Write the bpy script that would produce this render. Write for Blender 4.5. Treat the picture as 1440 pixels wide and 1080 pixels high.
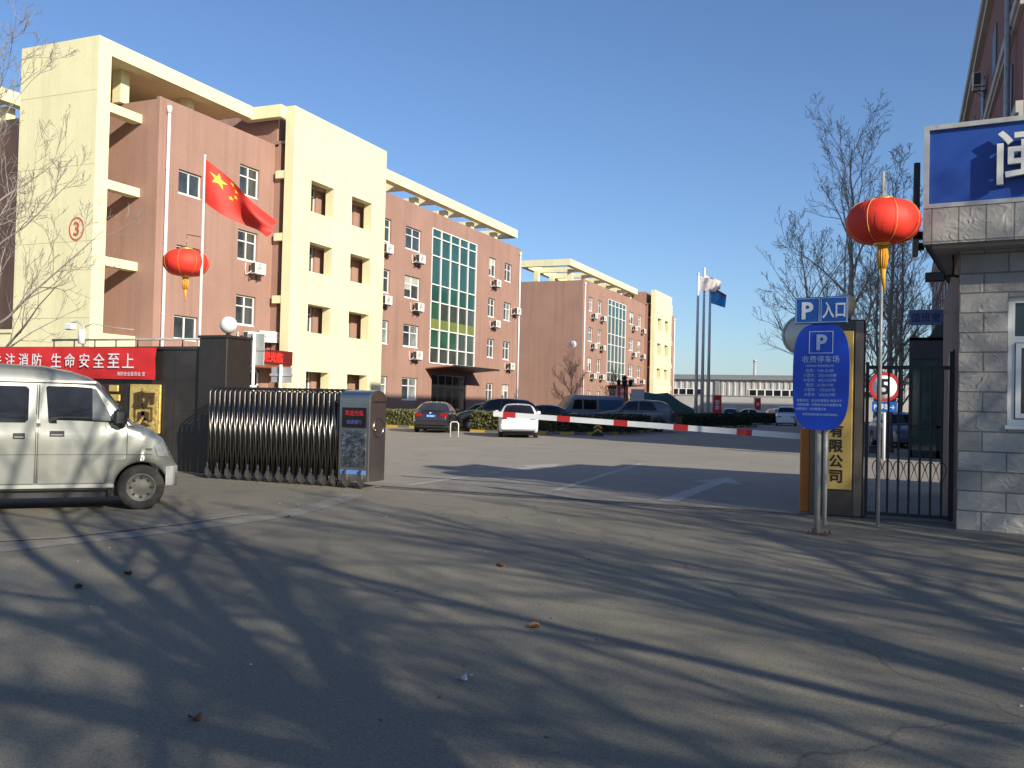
import bpy, math, random
from mathutils import Vector, Matrix
R = math.radians
for o in list(bpy.data.objects): bpy.data.objects.remove(o)
SC = bpy.context.scene; COL = SC.collection
# ------------------------------------------------------------------ camera
YAW, PIT, ROL, F = R(23.07), R(1.18), R(1.37), 1300.0
fw = Vector((-math.sin(YAW)*math.cos(PIT), math.cos(YAW)*math.cos(PIT), math.sin(PIT)))
r0 = Vector((math.cos(YAW), math.sin(YAW), 0)); u0 = r0.cross(fw)
cr = r0*math.cos(ROL)+u0*math.sin(ROL); cu = -r0*math.sin(ROL)+u0*math.cos(ROL)
cd = bpy.data.cameras.new('camera'); cam = bpy.data.objects.new('camera', cd); COL.objects.link(cam)
M = Matrix((cr, cu, -fw)).transposed().to_4x4(); M.translation = Vector((0, 0, 1.5)); cam.matrix_world = M
cd.sensor_width = 36; cd.lens = 36*F/1440; cd.clip_start = .05; cd.clip_end = 6000
SC.camera = cam
# ------------------------------------------------------------------ sky, sun, exposure
S = Vector((1, -.555, .50)).normalized()
EL = math.asin(S.z); AZ = math.atan2(S.x, S.y)
w = bpy.data.worlds.new('World'); SC.world = w; w.use_nodes = True
nt = w.node_tree; bg = nt.nodes['Background']
sk = nt.nodes.new('ShaderNodeTexSky'); sk.sky_type = 'NISHITA'; sk.sun_disc = False
sk.sun_elevation = EL; sk.sun_rotation = AZ; sk.air_density = 1.0; sk.dust_density = .7; sk.ozone_density = 3.2; sk.altitude = 50
tn = nt.nodes.new('ShaderNodeVectorMath'); tn.operation = 'MULTIPLY'; tn.inputs[1].default_value = (.90, 1.0, 1.16)
nt.links.new(sk.outputs[0], tn.inputs[0]); nt.links.new(tn.outputs[0], bg.inputs[0]); bg.inputs[1].default_value = .098
sl = bpy.data.lights.new('sun', 'SUN'); sl.energy = 5.0; sl.angle = R(.53); sl.color = (1, .92, .76)
so = bpy.data.objects.new('sun', sl); COL.objects.link(so); so.rotation_euler = S.to_track_quat('Z', 'Y').to_euler()
SC.view_settings.view_transform = 'Standard'; SC.view_settings.look = 'None'
SC.view_settings.exposure = 0.40; SC.view_settings.gamma = 1.0
SC.view_settings.use_curve_mapping = False
SC.cycles.max_bounces = 6; SC.cycles.diffuse_bounces = 3

# ------------------------------------------------------------------ materials
MATS = {}
def mat(name, col, rough=.7, metal=0., var=.12, vs=1.5, bump=0., bs=40., fine=0., fs=60., spec=.5, coat=0., stain=None, sts=.5, sta=.3, emit=None, streak=0.):
    """a Principled material whose base colour wanders with two noises; optional stain colour and bump"""
    if name in MATS: return MATS[name]
    m = bpy.data.materials.new(name); m.use_nodes = True; t = m.node_tree; N = t.nodes; Lk = t.links
    b = N['Principled BSDF']; b.inputs['Roughness'].default_value = rough; b.inputs['Metallic'].default_value = metal
    b.inputs['Specular IOR Level'].default_value = spec; b.inputs['Coat Weight'].default_value = coat
    tc = N.new('ShaderNodeTexCoord'); n1 = N.new('ShaderNodeTexNoise'); n1.inputs['Scale'].default_value = vs; n1.inputs['Detail'].default_value = 6
    n1.inputs['Roughness'].default_value = .6
    Lk.new(tc.outputs['Object'], n1.inputs['Vector'])
    mr = N.new('ShaderNodeMapRange'); mr.inputs[1].default_value = .3; mr.inputs[2].default_value = .7
    mr.inputs[3].default_value = 1-var; mr.inputs[4].default_value = 1+var; Lk.new(n1.outputs['Fac'], mr.inputs[0])
    val = mr.outputs[0]
    if fine:
        n2 = N.new('ShaderNodeTexNoise'); n2.inputs['Scale'].default_value = fs; n2.inputs['Detail'].default_value = 3
        Lk.new(tc.outputs['Object'], n2.inputs['Vector'])
        m2 = N.new('ShaderNodeMapRange'); m2.inputs[1].default_value = .3; m2.inputs[2].default_value = .7
        m2.inputs[3].default_value = 1-fine; m2.inputs[4].default_value = 1+fine; Lk.new(n2.outputs['Fac'], m2.inputs[0])
        mu = N.new('ShaderNodeMath'); mu.operation = 'MULTIPLY'; Lk.new(val, mu.inputs[0]); Lk.new(m2.outputs[0], mu.inputs[1]); val = mu.outputs[0]
    if streak:      # rain streaks: a noise stretched down the wall
        mp = N.new('ShaderNodeMapping'); mp.inputs['Scale'].default_value = (2.4, 2.4, .10); Lk.new(tc.outputs['Object'], mp.inputs[0])
        n4 = N.new('ShaderNodeTexNoise'); n4.inputs['Scale'].default_value = 1; n4.inputs['Detail'].default_value = 5; Lk.new(mp.outputs[0], n4.inputs['Vector'])
        m4 = N.new('ShaderNodeMapRange'); m4.inputs[1].default_value = .48; m4.inputs[2].default_value = .72; m4.inputs[3].default_value = 1; m4.inputs[4].default_value = 1-streak; Lk.new(n4.outputs['Fac'], m4.inputs[0])
        mu = N.new('ShaderNodeMath'); mu.operation = 'MULTIPLY'; Lk.new(val, mu.inputs[0]); Lk.new(m4.outputs[0], mu.inputs[1]); val = mu.outputs[0]
    vm = N.new('ShaderNodeVectorMath'); vm.operation = 'SCALE'; Lk.new(val, vm.inputs['Scale'])
    if stain:
        n3 = N.new('ShaderNodeTexNoise'); n3.inputs['Scale'].default_value = sts; n3.inputs['Detail'].default_value = 8; n3.inputs['Roughness'].default_value = .65
        Lk.new(tc.outputs['Object'], n3.inputs['Vector'])
        m3 = N.new('ShaderNodeMapRange'); m3.inputs[1].default_value = .5; m3.inputs[2].default_value = .68; m3.inputs[4].default_value = sta
        Lk.new(n3.outputs['Fac'], m3.inputs[0])
        mx = N.new('ShaderNodeMix'); mx.data_type = 'RGBA'; mx.inputs[6].default_value = (*col, 1); mx.inputs[7].default_value = (*stain, 1)
        Lk.new(m3.outputs[0], mx.inputs[0]); Lk.new(mx.outputs[2], vm.inputs[0])
    else: vm.inputs[0].default_value = col
    Lk.new(vm.outputs[0], b.inputs['Base Color'])
    if bump:
        nb = N.new('ShaderNodeTexNoise'); nb.inputs['Scale'].default_value = bs; nb.inputs['Detail'].default_value = 5
        Lk.new(tc.outputs['Object'], nb.inputs['Vector'])
        bp = N.new('ShaderNodeBump'); bp.inputs['Strength'].default_value = bump; bp.inputs['Distance'].default_value = .02
        Lk.new(nb.outputs['Fac'], bp.inputs['Height']); Lk.new(bp.outputs[0], b.inputs['Normal'])
    if emit:
        b.inputs['Emission Color'].default_value = (*col, 1); b.inputs['Emission Strength'].default_value = emit
    MATS[name] = m; return m
mat('pole_steel', (.66, .66, .64), .45)

BROWN = mat('brown_render', (.35, .205, .158), .85, var=.08, vs=.35, bump=.15, bs=30, fine=.05, fs=9, stain=(.30, .168, .126), sts=.3, sta=.5, streak=.16)
YELLOW = mat('cream_render', (.78, .725, .45), .85, var=.04, vs=.4, bump=.1, bs=30, fine=.03, fs=7, stain=(.67, .60, .36), sts=.55, sta=.35, streak=.10)
WHITE = mat('white_frame', (.78, .78, .76), .5, var=.05)
WHITEP = mat('white_plastic', (.74, .74, .70), .5, var=.08, vs=3, stain=(.5, .48, .42), sts=2, sta=.4)
PIPE = mat('white_pipe', (.75, .75, .78), .45, var=.05)
GLASS = mat('window_glass', (.045, .055, .06), .06, var=.6, vs=.9, spec=.8)
GLASSL = mat('curtained_glass', (.22, .24, .24), .15, var=.5, vs=1.3, spec=.8)
GLASSD = mat('dark_glass', (.012, .013, .016), .06, var=.3, spec=.4)
TEAL = mat('teal_glass', (.022, .082, .070), .05, var=.3, vs=.5, spec=.9)
TEAL2 = mat('green_glass', (.03, .09, .06), .07, var=.3, vs=.6, spec=.9)
TEAL3 = mat('grey_green_glass', (.05, .058, .05), .08, var=.4, vs=.7, spec=.8)
BLACK = mat('black_paint', (.018, .018, .02), .45, var=.2, vs=4)
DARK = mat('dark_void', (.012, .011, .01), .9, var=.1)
GREYM = mat('galvanised_grey', (.42, .42, .41), .45, .15, var=.15, vs=5, stain=(.2, .16, .13), sts=3, sta=.5)
STEEL = mat('polished_steel', (.46, .43, .40), .16, 1., var=.2, vs=3)
STEELD = mat('dull_steel', (.25, .235, .22), .28, 1., var=.25, vs=6)
RUBBER = mat('rubber', (.022, .021, .02), .85, var=.25, vs=8, stain=(.09, .08, .065), sts=4, sta=.6)
RED = mat('red_cloth', (.55, .02, .022), .7, var=.1, vs=2)
REDP = mat('red_paint', (.50, .025, .025), .5, var=.1)
GOLD = mat('gold_metal', (.80, .56, .16), .35, .55, var=.25, vs=6, bump=.3, bs=14)
ORANGE = mat('orange_paint', (.72, .20, .02), .5, var=.12, vs=4)
BLUEP = mat('blue_sign_paint', (.007, .052, .46), .4, var=.06)
WTEXT = mat('white_lettering', (.72, .74, .76), .5, var=.04)
PTILE = mat('dark_stone_tile', (.030, .024, .022), .3, var=.25, vs=1.2, spec=.5, stain=(.07, .06, .055), sts=1.0, sta=.5)
BARK = mat('pale_bark', (.30, .275, .245), .9, var=.25, vs=4, bump=.5, bs=25)
BARKR = mat('red_bark', (.17, .10, .075), .9, var=.25, vs=4)
LAMPW = mat('opal_glass', (.72, .72, .68), .3, var=.05)

# ------------------------------------------------------------------ mesh collector
class MB:
    def __init__(s): s.v = []; s.f = []; s.mi = []; s.sm = []
    def add(s, vs, fs, mi=0, sm=False):
        n = len(s.v); s.v += [tuple(p) for p in vs]
        for f in fs: s.f.append(tuple(i+n for i in f)); s.mi.append(mi); s.sm.append(sm)
        return s
    def box(s, x0, x1, y0, y1, z0, z1, mi=0):
        return s.add([(x0,y0,z0),(x1,y0,z0),(x1,y1,z0),(x0,y1,z0),(x0,y0,z1),(x1,y0,z1),(x1,y1,z1),(x0,y1,z1)],
            [(0,3,2,1),(4,5,6,7),(0,1,5,4),(1,2,6,5),(2,3,7,6),(3,0,4,7)], mi)
    def bbox(s, x0, x1, y0, y1, z0, z1, b=.02, mi=0):
        """a box whose upright and horizontal edges are chamfered"""
        vs = []; 
        for (z, i) in ((z0, b), (z0+b, 0), (z1-b, 0), (z1, b)):
            for (x, y) in ((x0+b+i,y0+i),(x1-b-i,y0+i),(x1-i,y0+b+i),(x1-i,y1-b-i),(x1-b-i,y1-i),(x0+b+i,y1-i),(x0+i,y1-b-i),(x0+i,y0+b+i)): vs.append((x,y,z))
        fs = [tuple(range(7,-1,-1)), tuple(range(24,32))]
        for k in range(3):
            for i in range(8): j=(i+1)%8; fs.append((k*8+i,k*8+j,k*8+8+j,k*8+8+i))
        return s.add(vs, fs, mi)
    def quad(s, a, b, c, d, mi=0): return s.add([a,b,c,d],[(0,1,2,3)],mi)
    def slab(s, P, t, mi=0):
        """planar polygon P thickened by the vector t"""
        n=len(P); t=Vector(t); vs=[Vector(p) for p in P]+[Vector(p)+t for p in P]
        fs=[tuple(range(n-1,-1,-1)),tuple(range(n,2*n))]+[(i,(i+1)%n,n+(i+1)%n,n+i) for i in range(n)]
        return s.add(vs,fs,mi)
    def tube(s, P, rad, n=8, mi=0, cap=True, sm=True):
        P=[Vector(p) for p in P]
        if not hasattr(rad,'__len__'): rad=[rad]*len(P)
        vs=[]; up=None
        for i,p in enumerate(P):
            d=(P[min(i+1,len(P)-1)]-P[max(i-1,0)])
            d=d.normalized() if d.length>1e-9 else Vector((0,0,1))
            if up is None:
                a=Vector((0,0,1)) if abs(d.z)<.9 else Vector((1,0,0)); up=d.cross(a).normalized()
            up=(up-d*up.dot(d)); up=up.normalized() if up.length>1e-6 else d.orthogonal().normalized()
            q=d.cross(up)
            for k in range(n):
                a=2*math.pi*k/n; vs.append(p+(up*math.cos(a)+q*math.sin(a))*rad[i])
        fs=[]
        for i in range(len(P)-1):
            for k in range(n):
                j=(k+1)%n; fs.append((i*n+k,i*n+j,(i+1)*n+j,(i+1)*n+k))
        if cap: fs+= [tuple(range(n-1,-1,-1)), tuple(range((len(P)-1)*n,len(P)*n))]
        return s.add(vs,fs,mi,sm)
    def lathe(s, prof, n=24, mi=0, c=(0,0,0), ax='z', sm=True):
        """prof: (r, h) pairs turned about an axis through c"""
        vs=[]; c=Vector(c)
        for (r,h) in prof:
            for k in range(n):
                a=2*math.pi*k/n; x,y=r*math.cos(a),r*math.sin(a)
                vs.append(c+Vector({'z':(x,y,h),'y':(x,h,y),'x':(h,x,y)}[ax]))
        fs=[]
        for i in range(len(prof)-1):
            for k in range(n):
                j=(k+1)%n; f=(i*n+k,i*n+j,(i+1)*n+j,(i+1)*n+k); fs.append(f if ax!='y' else f[::-1])
        return s.add(vs,fs,mi,sm)
    def sphere(s, c, r, n=20, m=12, mi=0, sz=1.):
        return s.lathe([(max(1e-4,r*math.sin(math.pi*i/m)),-r*sz*math.cos(math.pi*i/m)) for i in range(m+1)],n,mi,c)
    def grid(s, G, mi=0, sm=True, flip=False):
        nu=len(G); nv=len(G[0]); vs=[p for row in G for p in row]; fs=[]
        for i in range(nu-1):
            for j in range(nv-1):
                f=(i*nv+j,(i+1)*nv+j,(i+1)*nv+j+1,i*nv+j+1); fs.append(f[::-1] if flip else f)
        return s.add(vs,fs,mi,sm)
    def wall(s, o, u, v, W, Hh, holes, depth, mi=0, back=False):
        """wall face from o along unit vectors u (width W) and v (height Hh) with rectangular openings (a,b,c,d)=(u0,u1,v0,v1) whose reveals go `depth` behind the face"""
        o=Vector(o);u=Vector(u);v=Vector(v);n=u.cross(v)
        us=sorted(set([0,W]+[h[0] for h in holes]+[h[1] for h in holes])); vs_=sorted(set([0,Hh]+[h[2] for h in holes]+[h[3] for h in holes]))
        P=lambda a,b,d=0: o+u*a+v*b-n*d
        for i in range(len(us)-1):
            for j in range(len(vs_)-1):
                a,b,c,d=us[i],us[i+1],vs_[j],vs_[j+1]; mx,my=(a+b)/2,(c+d)/2
                if any(h[0]<mx<h[1] and h[2]<my<h[3] for h in holes): continue
                s.quad(P(a,c),P(b,c),P(b,d),P(a,d),mi)
                if back: s.quad(P(a,c,depth),P(a,d,depth),P(b,d,depth),P(b,c,depth),mi)
        for (a,b,c,d) in holes:
            s.quad(P(a,c),P(a,c,depth),P(b,c,depth),P(b,c),mi); s.quad(P(a,d),P(b,d),P(b,d,depth),P(a,d,depth),mi)
            s.quad(P(a,c),P(a,d),P(a,d,depth),P(a,c,depth),mi); s.quad(P(b,c),P(b,c,depth),P(b,d,depth),P(b,d),mi)
        return s
    def mesh(s, name, mats):
        m=bpy.data.meshes.new(name); m.from_pydata([tuple(p) for p in s.v],[],s.f); m.update()
        for q in (mats if isinstance(mats,(list,tuple)) else [mats]): m.materials.append(q)
        m.polygons.foreach_set('material_index',s.mi); m.polygons.foreach_set('use_smooth',s.sm); return m
    def build(s, name, mats, parent=None, loc=(0,0,0), rz=0., bevel=0.):
        o=bpy.data.objects.new(name,s.mesh(name,mats)); COL.objects.link(o); o.parent=parent; o.location=loc; o.rotation_euler=(0,0,rz)
        if bevel:
            b=o.modifiers.new('bevel','BEVEL'); b.width=bevel; b.segments=2; b.limit_method='ANGLE'
        return o
def tag(o,label,cat,group=None):
    o['label']=label; o['category']=cat
    if group: o['group']=group
    return o
def thing(name,label,cat,loc=(0,0,0),rz=0.,group=None):
    o=bpy.data.objects.new(name,None); o.empty_display_size=.2; COL.objects.link(o); o.location=loc; o.rotation_euler=(0,0,rz)
    return tag(o,label,cat,group)
def struct(o,kind='structure'): o['kind']=kind; return o
def inst(mesh,name,parent,loc=(0,0,0),rot=(0,0,0)):
    o=bpy.data.objects.new(name,mesh); COL.objects.link(o); o.parent=parent; o.location=loc; o.rotation_euler=rot; return o
def dup(root,loc,rz,label,group=None):
    r=root.copy(); COL.objects.link(r); r.location=loc; r.rotation_euler=(0,0,rz); r['label']=label
    if group: r['group']=group
    for ch in list(root.children):
        c=ch.copy(); COL.objects.link(c); c.parent=r
        for g in list(ch.children):
            d=g.copy(); COL.objects.link(d); d.parent=c
    return r
ROT={'-y':(R(90),0,0),'+x':(R(90),0,R(90)),'up':(0,0,0),'-x':(R(90),0,R(-90))}
def text(body,h,W,m,parent,loc,rot,name='lettering',ext=.004,bold=0.,line=1.0,align='CENTER'):
    """lettering as a mesh, centred on loc, h = height of one line's capital box; squeezed to at most W wide"""
    c=bpy.data.curves.new('t','FONT'); c.body=body; c.size=1; c.extrude=0; c.offset=bold; c.space_line=line; c.align_x=align; c.resolution_u=3
    o=bpy.data.objects.new('t',c); COL.objects.link(o)
    me=bpy.data.meshes.new_from_object(o.evaluated_get(bpy.context.evaluated_depsgraph_get()))
    bpy.data.objects.remove(o); bpy.data.curves.remove(c)
    xs=[v.co.x for v in me.vertices]; ys=[v.co.y for v in me.vertices]
    cx,cy=(min(xs)+max(xs))/2,(min(ys)+max(ys))/2; nl=body.count('\n')
    sy=h/.87 if nl else h/max(.3,(max(ys)-min(ys))); sx=sy
    if W and (max(xs)-min(xs))*sx>W: sx=W/(max(xs)-min(xs))
    mb=MB(); vs=[((v.co.x-cx)*sx,(v.co.y-cy)*sy,0) for v in me.vertices]; fs=[tuple(p.vertices) for p in me.polygons]
    n=len(vs); mb.add([(x,y,ext) for x,y,_ in vs],fs)
    if ext>.003:
        ec={}
        for f in fs:
            for i in range(len(f)):
                a,b=f[i],f[(i+1)%len(f)]; ec[(a,b)]=1
        side=[(a,b) for (a,b) in ec if (b,a) not in ec]
        allv=[(x,y,ext) for x,y,_ in vs]+[(x,y,0) for x,y,_ in vs]
        mb.add(allv,[(b,a,a+n,b+n) for a,b in side])
    bpy.data.meshes.remove(me)
    o=mb.build(name,m,parent,loc); o.rotation_euler=rot; return o
# ------------------------------------------------------------------ ground
def ground_mat(name, c1, c2, dirt, crack=True, scale=.18):
    m=bpy.data.materials.new(name); m.use_nodes=True; t=m.node_tree; N=t.nodes; L=t.links; b=N['Principled BSDF']
    b.inputs['Roughness'].default_value=.82; b.inputs['Specular IOR Level'].default_value=.35
    tc=N.new('ShaderNodeTexCoord')
    def noise(s,d,r=.6):
        n=N.new('ShaderNodeTexNoise'); n.inputs['Scale'].default_value=s; n.inputs['Detail'].default_value=d; n.inputs['Roughness'].default_value=r
        L.new(tc.outputs['Object'],n.inputs['Vector']); return n.outputs['Fac']
    def rng(x,a,bb,c=0,d=1):
        q=N.new('ShaderNodeMapRange'); q.inputs[1].default_value=a; q.inputs[2].default_value=bb; q.inputs[3].default_value=c; q.inputs[4].default_value=d; L.new(x,q.inputs[0]); return q.outputs[0]
    def mix(f,a,bb):
        q=N.new('ShaderNodeMix'); q.data_type='RGBA'
        for k,x in ((6,a),(7,bb)):
            if isinstance(x,tuple): q.inputs[k].default_value=(*x,1)
            else: L.new(x,q.inputs[k])
        L.new(f,q.inputs[0]); return q.outputs[2]
    col=mix(rng(noise(scale,7),.35,.65),c1,c2)
    col=mix(rng(noise(scale*5,8,.7),.52,.72,0,.55),col,dirt)
    col=mix(rng(noise(.55,5,.55),.60,.66,0,.35),col,tuple(x*.62 for x in c1))
    col=mix(rng(noise(2.3,6,.7),.63,.70,0,.5),col,tuple(x*.5 for x in c1))
    col=mix(rng(noise(.32,4,.5),.58,.75,0,.4),col,tuple(min(1,x*1.35) for x in c2))
    col=mix(rng(noise(38,3,.7),.50,.70,0,.7),col,tuple(x*.5 for x in c1))
    col=mix(rng(noise(95,2,.8),.54,.68,0,.85),col,tuple(min(1,x*1.7) for x in c2))
    if crack:
        wv=N.new('ShaderNodeTexVoronoi'); wv.feature='DISTANCE_TO_EDGE'; wv.inputs['Scale'].default_value=.13
        nv=N.new('ShaderNodeTexNoise'); nv.inputs['Scale'].default_value=.8; nv.inputs['Detail'].default_value=6
        L.new(tc.outputs['Object'],nv.inputs['Vector'])
        ad=N.new('ShaderNodeMixRGB'); ad.blend_type='ADD'; ad.inputs[0].default_value=.9
        L.new(tc.outputs['Object'],ad.inputs[1]); L.new(nv.outputs['Color'],ad.inputs[2]); L.new(ad.outputs[0],wv.inputs['Vector'])
        col=mix(rng(wv.outputs['Distance'],0,.0022,.55,0),col,tuple(x*.35 for x in c1))
    L.new(col,b.inputs['Base Color'])
    bp=N.new('ShaderNodeBump'); bp.inputs['Strength'].default_value=.55; bp.inputs['Distance'].default_value=.012
    L.new(noise(70,4,.75),bp.inputs['Height']); L.new(bp.outputs[0],b.inputs['Normal'])
    return m
ASPH=ground_mat('worn_asphalt',(.160,.145,.112),(.212,.193,.152),(.112,.102,.083))
CONC=ground_mat('courtyard_concrete',(.25,.226,.19),(.30,.273,.23),(.185,.168,.143),crack=True,scale=.12)
def worn(name,col,under,cover=.5,sc=6):
    m=bpy.data.materials.new(name); m.use_nodes=True; t=m.node_tree; N=t.nodes; L=t.links; b=N['Principled BSDF']; b.inputs['Roughness'].default_value=.8
    tc=N.new('ShaderNodeTexCoord'); n=N.new('ShaderNodeTexNoise'); n.inputs['Scale'].default_value=sc; n.inputs['Detail'].default_value=9; n.inputs['Roughness'].default_value=.75
    L.new(tc.outputs['Object'],n.inputs['Vector']); q=N.new('ShaderNodeMapRange'); q.inputs[1].default_value=cover-.16; q.inputs[2].default_value=cover+.16; L.new(n.outputs['Fac'],q.inputs[0])
    x=N.new('ShaderNodeMix'); x.data_type='RGBA'; x.inputs[6].default_value=(*col,1); x.inputs[7].default_value=(*under,1); L.new(q.outputs[0],x.inputs[0]); L.new(x.outputs[2],b.inputs['Base Color']); return m
struct(MB().quad((-700,-300,0),(700,-300,0),(700,2500,0),(-700,2500,0)).build('ground',ASPH))
struct(MB().quad((-60,14.02,.004),(3,14.02,.004),(3,240,.004),(-60,240,.004)).build('courtyard_pavement',CONC))
PAINT=worn('worn_white_paint',(.46,.46,.44),(.30,.27,.235),.50); PAINTO=worn('faded_road_paint',(.27,.265,.25),(.17,.148,.116),.46,3)
def strip(name,P,w,m,z):
    mb=MB(); L_=[];R_=[]
    for i,p in enumerate(P):
        a=Vector(P[max(i-1,0)]); b=Vector(P[min(i+1,len(P)-1)]); d=(b-a).normalized(); n=Vector((-d.y,d.x))
        L_.append((p[0]+n.x*w/2,p[1]+n.y*w/2,z)); R_.append((p[0]-n.x*w/2,p[1]-n.y*w/2,z))
    mb.grid([R_,L_],flip=False); return struct(mb.build(name,m))
strip('road_marking',[(-9.2,3.2),(-8.5,4.6),(-7.85,6.2),(-7.45,8.06),(-7.25,9.73),(-7.6,11.3),(-7.98,12.53)],.34,PAINTO,.0045)
strip('road_marking',[(-8.9,5.5),(-8.0,7.0),(-7.75,8.4),(-7.7,9.6)],.10,PAINTO,.0085)
strip('lane_marking',[(-5.55,14.9),(-5.93,19.13),(-6.3,23.5)],.13,PAINT,.0085)
strip('lane_marking',[(-8.05,14.3),(-8.05,18.3)],.13,PAINT,.0085)
strip('lane_marking',[(-3.0,34.7),(-1.6,34.3),(1.4,33.5)],.16,PAINT,.0085)
def arrow(x,y,l,name='arrow_marking',rz=0.):
    mb=MB(); mb.add([(-.16,0,0),(.16,0,0),(.16,l-1.6,0),(.5,l-1.6,0),(0,l,0),(-.5,l-1.6,0),(-.16,l-1.6,0)],[(0,1,2,3,4,5,6)])
    return struct(mb.build(name,PAINT,None,(x,y,.0085),rz))
arrow(-3.45,14.5,5.7); arrow(-8.1,18.7,3.2,rz=-.05)
# gate track: two slim steel rails let into the ground, a dark slot between
TR=MB(); TR.box(-8.3,-1.25,13.62,13.66,-.02,.012); TR.box(-8.3,-1.25,13.84,13.88,-.02,.012)
struct(TR.build('gate_track',mat('track_steel',(.09,.08,.07),.6,.5,var=.3,vs=5)))
struct(MB().quad((-8.3,13.2,.003),(-1.25,13.2,.003),(-1.25,13.62,.003),(-8.3,13.62,.003)).build('concrete_apron',mat('apron_concrete',(.20,.182,.16),.85,var=.2,vs=1.2,stain=(.12,.11,.10),sts=1.5,sta=.6)))
# ------------------------------------------------------------------ company buildings
WCACHE={}
def win_mesh(w,h,kind):
    """white plastic window in the plane x=0, centred on y, sill at z=0"""
    k=(round(w,2),round(h,2),kind)
    if k in WCACHE: return WCACHE[k]
    f=MB(); t=.07
    for (a,b,c,d) in ((-w/2,w/2,0,t),(-w/2,w/2,h-t,h),(-w/2,-w/2+t,t,h-t),(w/2-t,w/2,t,h-t)): f.box(-.05,.02,a,b,c,d)
    f.box(-.045,.014,-.04,.04,t,h-t)
    if kind!='two':
        tz=h*.64
        f.box(-.043,.018,-w/2+t,-.04,tz-.03,tz+.03); f.box(-.043,.018,.04,w/2-t,tz-.03,tz+.03)
    f.box(.0,.09,-w/2-.06,w/2+.06,-.05,0)
    g=MB(); rnd=random.Random(hash(k)&255)
    g.quad((-.02,-w/2+t,t),(-.02,-.04,t),(-.02,-.04,h-t),(-.02,-w/2+t,h-t),0)
    if kind=='blind': g.quad((-.012,-w/2+t,h*.38),(-.012,-.04,h*.38),(-.012,-.04,h-t),(-.012,-w/2+t,h-t),2); g.quad((-.012,.04,h*.66),(-.012,w/2-t,h*.66),(-.012,w/2-t,h-t),(-.012,.04,h-t),2)
    g.quad((-.02,.04,t),(-.02,w/2-t,t),(-.02,w/2-t,h-t),(-.02,.04,h-t),1 if kind=='light' else 0)
    WCACHE[k]=(f.mesh('window',WHITE),g.mesh('pane',[GLASS,GLASSL,mat('roller_blind',(.42,.42,.38),.6,var=.15,vs=3)])); return WCACHE[k]
def add_window(parent,x,y,z,w,h,kind):
    a,b=win_mesh(w,h,kind); o=inst(a,'window',parent,(x,y,z)); inst(b,'pane',o)
ROWS=[(11.70,13.25),(8.40,9.95),(5.10,6.65),(1.50,3.05)]
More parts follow.
